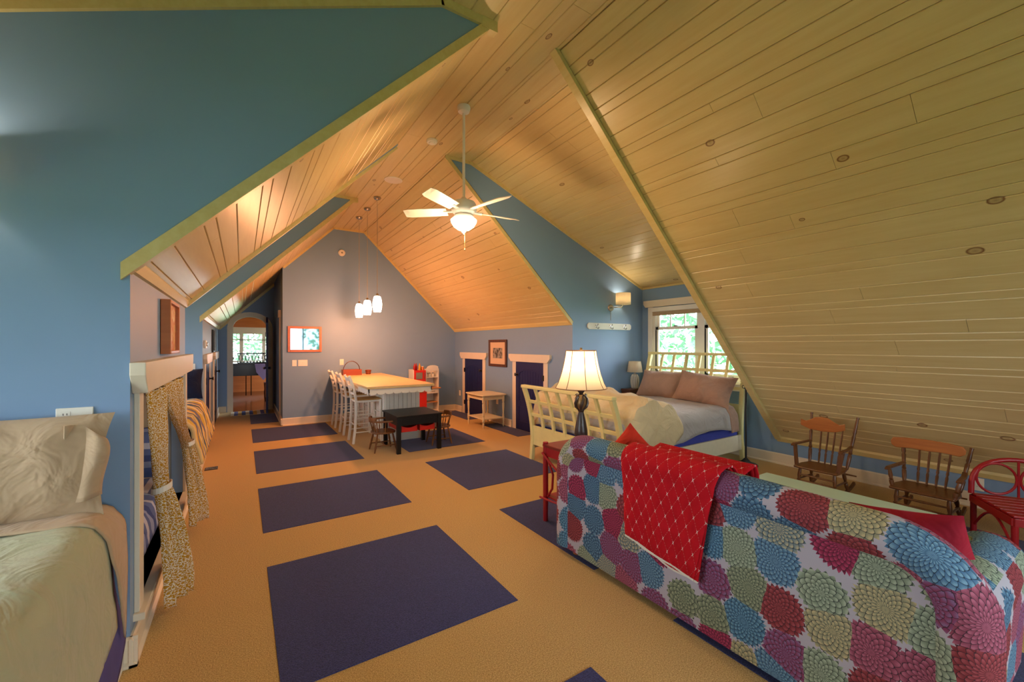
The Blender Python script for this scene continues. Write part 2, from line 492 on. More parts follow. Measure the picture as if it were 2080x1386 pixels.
def floral(name):
    """large layered blooms printed on white upholstery cloth"""
    m = newmat(name, 0.85, 0.15); g = G(m); uv = g.coord('UV')
    nz = g.n('ShaderNodeTexNoise'); nz.inputs['Scale'].default_value = 14; g.l(uv, nz.inputs['Vector'])
    sc = g.n('ShaderNodeVectorMath', operation='SCALE'); sc.inputs['Scale'].default_value = 0.022; g.l(nz.outputs['Color'], sc.inputs[0])
    ad = g.n('ShaderNodeVectorMath', operation='ADD'); g.l(uv, ad.inputs[0]); g.l(sc.outputs[0], ad.inputs[1])
    vec = ad.outputs[0]
    S = 5.9
    vo = g.n('ShaderNodeTexVoronoi', voronoi_dimensions='2D'); vo.inputs['Scale'].default_value = S
    vo.inputs['Randomness'].default_value = 0.5; g.l(vec, vo.inputs['Vector'])
    df = g.n('ShaderNodeVectorMath', operation='SUBTRACT'); g.l(vec, df.inputs[0]); g.l(vo.outputs['Position'], df.inputs[1])
    sp = g.n('ShaderNodeSeparateXYZ'); g.l(df.outputs[0], sp.inputs[0])
    r = g.m('MULTIPLY', g.m('SQRT', g.m('ADD', g.m('POWER', sp.outputs[0], 2.0), g.m('POWER', sp.outputs[1], 2.0))), S)
    ang = g.m('DIVIDE', g.m('ARCTAN2', sp.outputs[1], sp.outputs[0]), 2 * math.pi)
    cs = g.n('ShaderNodeSeparateColor'); g.l(vo.outputs['Color'], cs.inputs[0]); h1, h2 = cs.outputs[0], cs.outputs[1]
    N = g.m('ADD', 11.0, g.m('MULTIPLY', g.m('ROUND', g.m('MULTIPLY', h2, 3.0)), 4.0))
    def petal(ph): return g.m('ABSOLUTE', g.m('SUBTRACT', g.m('FRACT', g.m('ADD', g.m('MULTIPLY', ang, N), ph)), 0.5))
    p1, p2 = petal(0.0), petal(0.5)
    t = g.m('MULTIPLY', r, 6.2)
    def lay(p, off): return g.m('FRACT', g.m('ADD', g.m('ADD', t, off), g.m('MULTIPLY', g.m('POWER', p, 1.5), 1.7)))
    f1, f2 = lay(p1, 0.0), lay(p2, 0.5)
    line = g.m('LESS_THAN', g.m('MINIMUM', f1, f2), 0.10)
    edge = g.m('ADD', r, g.m('MULTIPLY', g.m('MINIMUM', p1, p2), 0.34))
    inside = g.m('LESS_THAN', edge, g.m('MULTIPLY_ADD', h2, 0.07, 0.60))
    A = ['#7c2a44', '#35587e', '#6c7a66', '#8c3c5c', '#8c8e76', '#3a6488', '#7d3238', '#5f7d8c', '#7a8a76', '#446a90', '#8a4458']
    B = ['#b8486a', '#7198b4', '#a3aa8c', '#8f6c92', '#c8ba8e', '#78a4be', '#aa545a', '#c0b898', '#b0bca4', '#80a6be', '#ba6c82']
    n = len(A)
    ca = g.ramp(h1, [(i / n, lin(c)) for i, c in enumerate(A)], 'CONSTANT'); cb = g.ramp(h1, [(i / n, lin(c)) for i, c in enumerate(B)], 'CONSTANT')
    c = g.mix(g.m('MULTIPLY_ADD', g.m('MULTIPLY', f1, f2), 1.6, 0.05), ca, cb)
    c = g.mix(g.m('MULTIPLY', line, 0.82), c, lin('#2f3238'))
    c = g.mix(inside, lin('#bdb8c4'), c)
    g.l(c, g.b.inputs['Base Color'])
    g.bump(g.noise(g.coord(), 500, 2), 0.15, 0.002)
    return m
M['floral'] = floral('floral_upholstery')

def art(name, cols, scale=8, seed=0.0):
    m = newmat(name, 0.5, 0.3); g = G(m)
    mp = g.coord(); f = g.noise(mp, scale, 3)
    g.l(g.ramp(g.m('MULTIPLY_ADD', f, 2.0, -0.5), [(i / max(1, len(cols) - 1), lin(c)) for i, c in enumerate(cols)]), g.b.inputs['Base Color'])
    return m
M['art_warm'] = art('painting_warm', ['#6b6f5a', '#c8a864', '#b4552e', '#d8c79a', '#7f8a80'], 9)
M['art_grey'] = art('photo_grey', ['#26221e', '#5c564e', '#a59d90', '#3a3630'], 16)
M['art_small'] = art('small_print', ['#20303a', '#38505a', '#6a7a7c'], 14)
M['mat_board'] = paint('mat_board', '#d8b998', 0.8, 0.02, 9, 0)
# ------------------------------------------------------------------ room shell
XL, XR, XN, XW = -0.44, 4.16, 5.72, -2.08     # knee wall left, right (far part), right (near part), left dormer windows
ZF, FX0, FX1 = 3.84, 1.52, 2.12               # flat ceiling strip
YB, YD, Y1, Y2, Y3, YS, YF, YE = -3.0, 0.5, 2.62, 4.88, 6.93, 4.76, 8.87, 11.3
XP = 0.64                                     # passage wall
SR = 0.975
zl = lambda x: ZF - (FX0 - x)                 # left main slope
zr = lambda x: ZF - SR * (x - FX1)            # right main slope
DL0, DR0 = 1.12, 2.46
zdl = lambda x: ZF - 0.45 * (DL0 - x)         # left dormer ceilings
zdr = lambda x: ZF - 0.42 * (x - DR0)         # right dormer ceiling
T = 0.08

# floor with inlaid blue carpet squares
fl_ = struct(MB().box(-2.3, 6.0, YB - 0.2, YE, -0.06, 0.0), 'floor', M['carpet'], label='gold loop pile carpet floor inlaid with blue squares')
TS, TX0, TY0 = 0.61, 0.1434, 1.4336
for cx in range(-2, 4):
    for cy in range(-3, 6):
        x0, x1 = TX0 + cx * 3 * TS, TX0 + (cx * 3 + 2) * TS
        y0, y1 = TY0 + (cy * 3 - 2) * TS, TY0 + cy * 3 * TS
        lo, hi = -2.08, 5.70
        if cy >= 3: lo, hi = XL + 0.02, XR - 0.02
        elif cy == 2: hi = XR - 0.02
        if y0 > 8.9: hi = XP - 0.02
        x0, x1 = max(x0, lo), min(x1, hi)
        if x1 - x0 < 0.1: continue
        if x0 < XL - 0.01 and not (y1 < Y1 or (y0 > Y2 and y1 < Y3)): continue
        y1 = min(y1, YF - 0.02) if (y0 < YF < y1 and x0 > XP) else y1
        MB().box(x0, x1, y0, y1, -0.004, 0.004).build('carpet_square', M['carpetblue'], fl_)

# ceiling backing and its boards
cb = MB()
def quad(mb, a, b, c_, d):
    mb.add([a, b, c_, d], [(0, 1, 2, 3)])
E_ = 0.02
def slopeback(xa, za, xb, zb, y0, y1):
    dx, dz = xb - xa, zb - za; L = math.hypot(dx, dz)
    xa, za, xb, zb = xa - dx / L * 0.05, za - dz / L * 0.05, xb + dx / L * 0.05, zb + dz / L * 0.05; n = (-dz / L * E_, dx / L * E_)
    if n[1] < 0: n = (-n[0], -n[1])
    quad(cb, (xa + n[0], y0, za + n[1]), (xb + n[0], y0, zb + n[1]), (xb + n[0], y1, zb + n[1]), (xa + n[0], y1, za + n[1]))
slopeback(FX0 - 0.02, ZF, FX1 + 0.02, ZF, YB, YF + 0.05)
for ya, yb in ((YD, Y1), (Y2, Y3)):
    slopeback(DL0, ZF, FX0, ZF, ya, yb); slopeback(XW, zdl(XW), DL0, ZF, ya, yb)
for ya, yb in ((YB, YD), (Y1, Y2), (Y3, YE)):
    slopeback(XL - 0.02, zl(XL - 0.02), FX0, ZF, ya, yb)
slopeback(FX1, ZF, DR0, ZF, Y1, YS); slopeback(DR0, ZF, XN, zdr(XN), Y1, YS)
slopeback(FX1, ZF, XN, zr(XN), YB, Y1)
slopeback(FX1, ZF, XR + 0.02, zr(XR + 0.02), YS, YF + 0.05)
ceil_ = struct(cb, 'ceiling', M['pine_trim'], label='vaulted ceiling of pale yellow pine boards')
PAT = (0.178, 0.133, 0.075)
NB = [0]
def board_mesh(p0, A, B, N, la, w):
    t, ch, gp = 0.016, 0.0045, 0.0012
    sec = [(gp, -t), (w - gp, -t), (w - gp, -ch), (w - gp - ch, 0), (gp + ch, 0), (gp, -ch)]
    mb = MB(); vs_ = []
    for a in (0.001, la - 0.001):
        for b, n in sec: vs_.append(p0 + A * a + B * b + N * n)
    fs = [(5, 4, 3, 2, 1, 0), (6, 7, 8, 9, 10, 11)] + [(i, (i + 1) % 6, 6 + (i + 1) % 6, 6 + i) for i in range(6)]
    return mb.add(vs_, fs)
def boards(p0, A, B, N, la, lb, ph=0, joints=True, joined=False):
    allb = MB()
    p0, A, B, N = Vector(p0), Vector(A).normalized(), Vector(B).normalized(), Vector(N).normalized()
    b = 0.0; i = ph
    while b < lb - 0.01:
        w = min(PAT[i % 3], lb - b); i += 1
        cuts = [0.0]
        if joints:
            x = random.uniform(0.4, 3.4)
            while x < la - 0.5:
                cuts.append(x); x += random.uniform(2.4, 3.9)
        cuts.append(la)
        for a0, a1 in zip(cuts, cuts[1:]):
            bm_ = board_mesh(p0 + A * a0 + B * b, A, B, N, a1 - a0, w)
            if joined: allb.add(bm_.v, bm_.f)
            else: bm_.build('board', M['pine'], ceil_); NB[0] += 1
        b += w
    if joined: allb.build('far_dormer_boards', M['pine'], ceil_)['kind'] = 'stuff'
s2 = 2 ** -0.5
Yv = (0, 1, 0)
boards((FX0, YD, ZF), Yv, (1, 0, 0), (0, 0, -1), YF - YD, FX1 - FX0)
ln_ = lambda x0, z0, x1, z1: math.hypot(x1 - x0, z1 - z0)
# right main slope beside the camera, then behind the far knee wall
nR = Vector((-SR, 0, -1)); bR = Vector((1, 0, -SR))
boards((FX1, -0.6, ZF), Yv, bR, nR, Y1 + 0.6, ln_(FX1, ZF, XN, zr(XN)), 1)
boards((FX1, YS, ZF), Yv, bR, nR, YF - YS, ln_(FX1, ZF, XR, zr(XR)), 0)
# right dormer
boards((FX1, Y1, ZF), Yv, (1, 0, 0), (0, 0, -1), YS - Y1, DR0 - FX1, 0, False)
boards((DR0, Y1, ZF), Yv, (1, 0, -0.42), (-0.42, 0, -1), YS - Y1, ln_(DR0, ZF, XN, zdr(XN)), 2)
# left main slopes
nL = Vector((1, 0, -1)); bL = Vector((-1, 0, -1))
boards((FX0, Y1, ZF), Yv, bL, nL, Y2 - Y1, ln_(XL, zl(XL), FX0, ZF), 2)
boards((FX0, Y3, ZF), Yv, bL, nL, YE - Y3, ln_(XL, zl(XL), FX0, ZF), 1)
# left dormer beside the camera
boards((FX0, YD, ZF), Yv, (-1, 0, 0), (0, 0, -1), Y1 - YD, FX0 - DL0, 0, False)
boards((DL0, YD, ZF), Yv, (-1, 0, -0.45), (0.45, 0, -1), Y1 - YD, ln_(DL0, ZF, XW, zdl(XW)), 1)

boards((FX0, Y2, ZF), Yv, (-1, 0, 0), (0, 0, -1), Y3 - Y2, FX0 - DL0, 0, False)
boards((DL0, Y2, ZF), Yv, (-1, 0, -0.45), (0.45, 0, -1), Y3 - Y2, ln_(DL0, ZF, XW, zdl(XW)), 1, False, True)
# dormer cheeks and gable walls
U = 0.03
pc = [(XW, 0), (XL, 0), (XL, zl(XL) + U), (FX0 + 0.04, ZF + U), (DL0, ZF + U), (XW, zdl(XW) + U)]
struct(MB().prism(pc, 'y', Y1, Y1 + T), 'wall_left_cheek', M['blue'], label='tall blue dormer side wall above the sage quilt bed')

struct(MB().prism(pc, 'y', Y3, Y3 + T), 'wall_left_far_cheek', M['blue'], label='narrow blue dormer wall behind the striped quilt bed')
struct(MB().prism(pc, 'y', Y2 - T, Y2), 'wall_left_inner_cheek', M['blue'])
struct(MB().prism(pc, 'y', YD - T, YD), 'wall_left_near_cheek', M['blue'])
struct(MB().prism([(XR, 0), (XN, 0), (XN, zdr(XN) + U), (DR0, ZF + U), (FX1, ZF + U), (XR, zr(XR) + U)], 'y', YS, YS + T), 'wall_right_cheek', M['blue'], label='blue dormer side wall holding the sconce and the hook rack')
struct(MB().prism([(XN, zr(XN) + U), (XN, zdr(XN) + U), (DR0, ZF + U), (FX1, ZF + U)], 'y', Y1 - T, Y1 - 0.03), 'wall_right_near_cheek', M['blue'])
struct(MB().prism([(XP, 0), (XR, 0), (XR, zr(XR) + U), (FX1, ZF + U), (FX0, ZF + U), (XP, zl(XP) + U)], 'y', YF, YF + T), 'wall_far', M['blue'], label='blue gable end wall behind the breakfast island')
struct(MB().box(XP, XP + T, YF + T, YE, 0, 3.2), 'wall_passage', M['blue'], label='side wall of the passage to the arched door')
# knee walls
kw = MB()
NY0, NY1, NZ0, NZ1 = 2.80, 4.70, 0.20, 1.27      # curtained bunk opening
kw.box(XL - T, XL, Y1 + T, NY0, 0, zl(XL)); kw.box(XL - T, XL, NY1, Y2 - T, 0, zl(XL))
kw.box(XL - T, XL, NY0, NY1, 0, NZ0); kw.box(XL - T, XL, NY0, NY1, NZ1, zl(XL))
struct(kw, 'wall_left', M['blue'], label='low knee wall with a curtained bunk opening')
struct(MB().box(XL - T, XL, Y3 + T, YE, 0, zl(XL)), 'wall_left_far', M['blue'], label='low knee wall with two small doors leading to the arched door')
struct(MB().box(XL - T, XL, YB, YD - T, 0, zl(XL)), 'wall_left_near', M['blue'])
struct(MB().box(XR, XR + T, YS + T, YF, 0, zr(XR)), 'wall_right_far', M['blue'], label='low knee wall with two small navy doors')
struct(MB().box(XN, XN + T, YB, Y1, 0, zr(XN)), 'wall_right', M['blue'], label='very low blue knee wall behind the rocking chairs')
# bunk interior behind the curtain opening
nk = MB()
nk.box(-1.55, XL - T, Y1 + T, Y2 - T, 0.0, NZ0 - 0.02); nk.box(-1.62, -1.55, Y1 + T, Y2 - T, 0, 1.5)
nk.box(-1.55, XL - T, Y1 + T, NY0 - 0.06, NZ0 - 0.02, 1.5); nk.box(-1.55, XL - T, NY1 + 0.04, Y2 - T, NZ0 - 0.02, 1.5); nk.box(-1.55, XL - T, Y1 + T, Y2 - T, 1.5, 1.55)
struct(nk, 'wall_bunk_niche', M['trim'], label='cream lined bunk niche behind the mustard curtains')
# window walls of the dormers
def wall_x(name, x0, x1, y0, y1, ztop, wy0, wy1, wz0, wz1, label=None):
    mb = MB()
    mb.box(x0, x1, y0, wy0, 0, ztop); mb.box(x0, x1, wy1, y1, 0, ztop); mb.box(x0, x1, wy0, wy1, 0, wz0); mb.box(x0, x1, wy0, wy1, wz1, ztop)
    return struct(mb, name, M['blue'], label=label)
WY0, WY1, WZ0, WZ1 = 2.82, 4.54, 0.99, 2.12
wall_x('wall_right_window', XN, XN + T, Y1, YS, zdr(XN) + U, WY0, WY1, WZ0, WZ1, 'blue dormer wall around the window behind the yellow bed')
wall_x('wall_left_window', XW - T, XW, YD, Y1, zdl(XW) + U, 0.7, 2.42, 0.85, 2.1)
wall_x('wall_left_far_window', XW - T, XW, Y2, Y3, zdl(XW) + U, 5.05, 6.77, 0.85, 2.1)
bw = MB()
bw.prism([(XL, 0), (0.5, 0), (0.5, zl(0.5) + U), (XL, zl(XL) + U)], 'y', YB - T, YB); bw.prism([(3.2, 0), (XN, 0), (XN, zr(XN) + U), (3.2, zr(3.2) + U)], 'y', YB - T, YB)
bw.box(0.5, 3.2, YB - T, YB, 0, 0.6); bw.prism([(0.5, 2.4), (3.2, 2.4), (3.2, zr(3.2) + U), (FX1, ZF + U), (FX0, ZF + U), (0.5, zl(0.5) + U)], 'y', YB - T, YB)
struct(bw, 'wall_back', M['blue'])
# end wall with the arched doorway
AX0, AX1, AZ = -0.165, 0.50, 1.90
acx = (AX0 + AX1) / 2; ar = (AX1 - AX0) / 2
def arch(r0x, z0, rise, n=12):
    return [(acx - r0x * math.cos(math.pi * i / n), z0 + rise * math.sin(math.pi * i / n)) for i in range(n + 1)]
ew = MB()
ew.box(XL - T, AX0, YE, YE + T, 0, 3.2); ew.box(AX1, XP + T, YE, YE + T, 0, 3.2)
ew.prism([(AX0, 3.2)] + arch(ar, AZ, 0.25) + [(AX1, 3.2)], 'y', YE, YE + T)
struct(ew, 'wall_end', M['blue'], label='blue wall with the arched doorway at the end of the passage')

# ------------------------------------------------------------------ trims
TN = [0]
def trim(mb, mat='trim', label=None, **k):
    TN[0] += 1
    return struct(mb, 'trim_%d' % TN[0], M[mat], label=label, **k)
def rake(pts, y0, y1, w, name='pine_trim', label=None):
    """board following the slope line, w deep (measured down from the ceiling line)"""
    mb = MB(); pts = [Vector((p[0], 0, p[1])) for p in pts]
    for p, q in zip(pts, pts[1:]):
        d = (q - p).normalized(); n = Vector((d.z, 0, -d.x))
        if n.z > 0: n = -n
        poly = [p, q, q + n * w, p + n * w]
        mb.prism([(v.x, v.z) for v in poly], 'y', y0, y1)
    return trim(mb, name, label)
# rake boards: left near slope, left far slope, right near slope, right far slope
for yy, lab in ((Y1, 'broad yellow rake board edging the tall blue dormer wall'), (Y3, 'yellow rake board edging the narrow blue dormer wall')):
    xa, xb = XL - 0.03, FX0 + 0.02
    trim(MB().prism([(xa, zl(xa) + 0.035), (xb, zl(xb) + 0.035), (xb, zl(xb) - 0.045), (xa, zl(xa) - 0.045)], 'y', yy - 0.022, yy + 0.03), 'pine_trim', lab)
for yy in (Y1, Y3): trim(MB().box(FX0 - 0.09, FX0 + 0.035, yy - 0.026, yy + 0.035, ZF - 0.075, ZF + 0.01), 'pine_trim')
rake([(XL, zl(XL)), (FX0, ZF)], Y2 - 0.03, Y2 + 0.02, 0.03)
rake([(XL, zl(XL)), (XP, zl(XP))], YE - 0.02, YE, 0.05)
rake([(FX1 - 0.03, ZF + 0.02), (XN, zr(XN) + 0.0)], Y1 - 0.05, Y1 + 0.02, 0.035, 'pine_trim', 'yellow rake board edging the big board slope over the rocking chairs')
rake([(FX1, ZF), (XR, zr(XR))], YS - 0.02, YS + 0.03, 0.045, 'pine_trim', 'yellow rake board edging the far board slope')
rake([(FX1 - 0.02, ZF), (DR0, ZF), (XN, zdr(XN))], YS - 0.022, YS, 0.035, 'pine_trim', 'yellow moulding where the right dormer ceiling meets the sconce wall')
rake([(XW, zdl(XW)), (DL0, ZF), (FX0, ZF)], Y1 - 0.022, Y1, 0.06, 'pine_trim', 'yellow moulding above the tall blue dormer wall')
rake([(DL0, ZF), (FX0, ZF)], Y3 - 0.022, Y3, 0.04)
rake([(XP, zl(XP)), (FX0, ZF), (FX1, ZF), (XR, zr(XR))], YF - 0.02, YF, 0.035, 'pine_trim', 'yellow moulding along the gable end wall')
trim(MB().prism([(XN, zdr(XN)), (XN - 0.02, zdr(XN)), (XN - 0.02, zdr(XN) - 0.03), (XN, zdr(XN) - 0.03)], 'y', Y1, YS), 'pine_trim')
# crown strips at the foot of the slopes
def crownL(y0, y1, lab=None):
    z = zl(XL); trim(MB().prism([(XL, z + 0.0), (XL + 0.03, z + 0.028), (XL + 0.034, z + 0.018), (XL + 0.016, z - 0.03), (XL, z - 0.035)], 'y', y0, y1), 'pine_trim', lab)
crownL(Y1 - 0.02, Y2 - 0.0, 'yellow crown strip above the painting and curtains'); crownL(Y3, YE - 0.02, 'yellow crown strip above the two small passage doors')
def crownR(x, z, y0, y1, lab):
    trim(MB().prism([(x, z), (x - 0.03, z + 0.025), (x - 0.035, z - 0.0), (x - 0.015, z - 0.045), (x, z - 0.045)], 'y', y0, y1), 'pine_trim', lab)
crownR(XR, zr(XR), YS, YF, 'yellow crown strip above the navy doors'); crownR(XN, zr(XN), -0.6, Y1, 'yellow strip at the foot of the big board slope')

# baseboards
BH = 0.135
def base_y(name, x, y0, y1, s, lab=None):
    """baseboard along Y on plane x; s = +1 if it sticks out to +X"""
    p = [(x, 0), (x + s * 0.03, 0), (x + s * 0.03, 0.012), (x + s * 0.016, 0.022), (x + s * 0.016, BH - 0.012), (x + s * 0.009, BH), (x, BH)]
    return struct(MB().prism(p, 'y', y0, y1), name, M['trim'], label=lab)
def base_x(name, y, x0, x1, lab=None):
    p = [(y, 0), (y - 0.03, 0), (y - 0.03, 0.012), (y - 0.016, 0.022), (y - 0.016, BH - 0.012), (y - 0.009, BH), (y, BH)]
    return struct(MB().prism(p, 'x', x0, x1), name, M['trim'], label=lab)
base_y('baseboard_left', XL, Y1 - 0.03, Y2, 1, 'cream baseboard below the curtained bunk')
base_y('baseboard_left_far', XL, Y3 - 0.03, 7.12, 1); base_y('baseboard_left_far', XL, 8.28, 9.32, 1); base_y('baseboard_left_far', XL, 10.5, YE, 1)
base_y('baseboard_right', XN, -1.0, 4.72, -1, 'cream baseboard behind the rocking chairs')
base_y('baseboard_right_far', XR, 8.49, YF, -1, 'cream baseboard left of the navy doors'); base_y('baseboard_right_far', XR, 6.43, 7.38, -1, 'cream baseboard between the navy doors'); base_y('baseboard_right_far', XR, YS, 5.3, -1)
base_x('baseboard_far', YF, XP - 0.03, XR, 'cream baseboard of the gable end wall')
base_x('baseboard_left_cheek', Y1, -0.50, XL + 0.03, 'short cream baseboard below the tall blue wall'); base_x('baseboard_left_far_cheek', Y3, -0.50, XL + 0.03); base_x('baseboard_right_cheek', YS, XR, XN)
base_y('baseboard_passage', XP, YF - 0.03, YE, -1, 'cream baseboard of the passage wall'); base_x('baseboard_end', YE, XL, -0.29, 'cream baseboard beside the arched door')

# ------------------------------------------------------------------ windows
def window_unit(n, x, s, y0, y1, z0, z1, label, blind=True, casing=True):
    """double sash window in a wall on plane x; s = direction into the room"""
    w = empty('window_%d' % n, (x, (y0 + y1) / 2, z0), label, kind='structure')
    if casing:
        cm = MB()
        for a, b in ((y0 - 0.085, y0 + 0.005), (y1 - 0.005, y1 + 0.085)): cm.box(x, x + s * 0.022, a, b, z0 - 0.02, z1 + 0.01)
        cm.build('casing', M['white'], w, bevel=0.003)
        zt = z1 + 0.01
        hp = [(y0 - 0.16, zt + 0.11), (y1 + 0.16, zt + 0.11), (y1 + 0.16, zt + 0.05), (y1 + 0.12, zt), (y0 - 0.12, zt), (y0 - 0.16, zt + 0.05)]
        MB().prism(hp, 'x', x, x + s * 0.05).build('head_casing', M['trim'], w, bevel=0.004)
        MB().box(x - s * 0.05, x + s * 0.05, y0 - 0.11, y1 + 0.11, z0 - 0.03, z0).build('sill', M['white'], w, bevel=0.004)
        MB().box(x, x + s * 0.018, y0 - 0.09, y1 + 0.09, z0 - 0.12, z0 - 0.03).build('apron', M['white'], w)
    ym = (y0 + y1) / 2
    fm = MB(); xo, xi = x - s * 0.078, x - s * 0.002
    for a, b in ((y0, y0 + 0.045), (y1 - 0.045, y1), (ym - 0.055, ym + 0.055)): fm.box(xo, xi, a, b, z0, z1)
    fm.box(xo, xi, y0, y1, z0, z0 + 0.03); fm.box(xo, xi, y0, y1, z1 - 0.04, z1)
    fm.build('frame', M['white'], w)
    zm = z0 + (z1 - z0) * 0.70
    for a, b in ((y0 + 0.045, ym - 0.055), (ym + 0.055, y1 - 0.045)):
        lo = MB(); xa, xb = x - s * 0.045, x - s * 0.012
        for c, d in ((a, a + 0.05), (b - 0.05, b)): lo.box(xa, xb, c, d, z0 + 0.03, zm + 0.02)
        lo.box(xa, xb, a, b, z0 + 0.03, z0 + 0.10); lo.box(xa, xb, a, b, zm - 0.025, zm + 0.02)
        l_ = lo.build('lower_sash', M['white'], w)
        MB().box(x - s * 0.03, x - s * 0.026, a + 0.05, b - 0.05, z0 + 0.10, zm - 0.025).build('pane', M['glass'], l_)
        MB().box(xb, xb + s * 0.02, (a + b) / 2 - 0.05, (a + b) / 2 + 0.05, z0 + 0.06, z0 + 0.075).build('sash_lift', M['nickel'], l_)
        MB().box(xb - s * 0.02, xb + s * 0.015, (a + b) / 2 - 0.03, (a + b) / 2 + 0.03, zm + 0.02, zm + 0.035).build('sash_lock', M['bronze'], l_)
        MB().box(x - s * 0.02, x - s * 0.005, b - 0.018, b, z0 + 0.10, zm - 0.03).build('track', M['black'], l_)
        up = MB(); xa, xb = x - s * 0.075, x - s * 0.05
        for c, d in ((a, a + 0.045), (b - 0.045, b)): up.box(xa, xb, c, d, zm - 0.02, z1 - 0.04)
        up.box(xa, xb, a, b, zm - 0.02, zm + 0.02); up.box(xa, xb, a, b, z1 - 0.08, z1 - 0.04)
        u_ = up.build('upper_sash', M['white'], w)
        MB().box(x - s * 0.065, x - s * 0.061, a + 0.045, b - 0.045, zm + 0.02, z1 - 0.08).build('pane', M['glass'], u_)
        for k in (1, 2):
            yy = a + (b - a) * k / 3
            MB().box(xa, xb, yy - 0.008, yy + 0.008, zm + 0.02, z1 - 0.08).build('glazing_bar', M['white'], u_)
    if blind:
        b_ = MB().box(x - s * 0.0, x + s * 0.05, y0 + 0.01, y1 - 0.01, z1 - 0.07, z1 + 0.0).build('blind_box', M['white'], w, bevel=0.004)
        bl = MB()
        for k in range(4): bl.box(x + s * 0.004, x + s * (0.036 - 0.004 * (k % 2)), y0 + 0.015, y1 - 0.015, z1 - 0.07 - 0.016 * (k + 1), z1 - 0.072 - 0.016 * k)
        bl.build('blind_fold', M['beige'], w)
    return w
window_unit(1, XN, -1, WY0, WY1, WZ0, WZ1, 'white double sash window with folded blind behind the yellow bed')
window_unit(2, XW, 1, 0.7, 2.42, 0.85, 2.1, 'white sash window beside the sage quilt bed')
window_unit(3, XW, 1, 5.05, 6.77, 0.85, 2.1, 'white sash window beside the striped quilt bed')
w4 = empty('window_4', (1.85, YB, 0.6), 'wide window in the back wall', kind='structure')
fm = MB()
for a in (0.5, 1.37, 2.27, 3.14): fm.box(a, a + 0.06, YB - T, YB, 0.6, 2.4)
fm.box(0.5, 3.2, YB - T, YB, 0.6, 0.66); fm.box(0.5, 3.2, YB - T, YB, 2.34, 2.4); fm.build('frame', M['white'], w4)
for a in (0.56, 1.43, 2.33): MB().box(a, a + 0.81, YB - 0.05, YB - 0.046, 0.66, 2.34).build('pane', M['glass'], w4)

# ------------------------------------------------------------------ doors in the knee walls
def knee_door(n, x, s, y0, y1, label, hinge_hi, h=1.21):
    """small panelled door on plane x; y0..y1 door leaf; casing 0.115 m wide around it"""
    d = empty('door_%d' % n, (x, (y0 + y1) / 2, 0), label, kind='structure')
    MB().box(x, x + s * 0.018, y0 - 0.11, y0, 0, h).build('casing', M['trim'], d, bevel=0.003)
    MB().box(x, x + s * 0.018, y1, y1 + 0.11, 0, h).build('casing', M['trim'], d, bevel=0.003)
    a, b = y0 - 0.20, y1 + 0.20
    MB().prism([(a, h + 0.135), (b, h + 0.135), (b, h + 0.07), (b - 0.07, h), (a + 0.07, h), (a, h + 0.07)], 'x', x, x + s * 0.045).build('head_casing', M['trim'], d, bevel=0.004)
    leaf = MB().box(x, x + s * 0.006, y0, y1, 0.006, h).build('leaf', M['navy'], d)
    fr = MB(); w = 0.10; xx = x + s * 0.013
    fr.box(x, xx, y0, y0 + w, 0.006, h); fr.box(x, xx, y1 - w, y1, 0.006, h); fr.box(x, xx, y0 + w, y1 - w, 0.006, 0.16)
    fr.box(x, xx, y0 + w, y1 - w, 0.42, 0.52)
    yc, hw = (y0 + y1) / 2, (y1 - y0) / 2 - w
    pts = [(yc - hw * math.cos(math.pi * i / 10), h - 0.24 + 0.10 * math.sin(math.pi * i / 10)) for i in range(11)]
    fr.prism([(y0 + w, h)] + pts + [(y1 - w, h)], 'x', x, xx)
    fr.build('panel_frame', M['navy'], leaf, bevel=0.003)
    k = int(2 * hw / 0.07)
    for i in range(1, k):
        yy = yc - hw + 2 * hw * i / k
        MB().box(x, x + s * 0.0085, yy - 0.03, yy + 0.03, 0.52, h - 0.16).build('panel_plank', M['navy'], leaf)
    yk = y0 + 0.05 if hinge_hi else y1 - 0.05
    kb = MB().tube([(x + s * 0.012, yk, 0.98), (x + s * 0.022, yk, 0.98), (x + s * 0.045, yk, 0.98), (x + s * 0.062, yk, 0.98), (x + s * 0.07, yk, 0.98)], [0.03, 0.012, 0.012, 0.032, 0.02], 12)
    kb.build('knob', M['iron'], leaf, smooth=True)
    yh = y1 if hinge_hi else y0
    for z in (0.25, h - 0.25): MB().box(x + s * 0.013, x + s * 0.026, yh - 0.02, yh + 0.025, z - 0.045, z + 0.045).build('hinge', M['iron'], leaf)
    return d
knee_door(1, XR, -1, 7.52, 8.33, 'small navy door with cream casing behind the cream side table', True)
knee_door(2, XR, -1, 5.46, 6.28, 'small navy door with cream casing beside the yellow footboard', False)
knee_door(3, XL, 1, 7.28, 8.12, 'small passage door with cream casing nearest the striped quilt bed', False, 1.24)
knee_door(4, XL, 1, 9.48, 10.32, 'small passage door with cream casing nearest the arched door', False, 1.24)

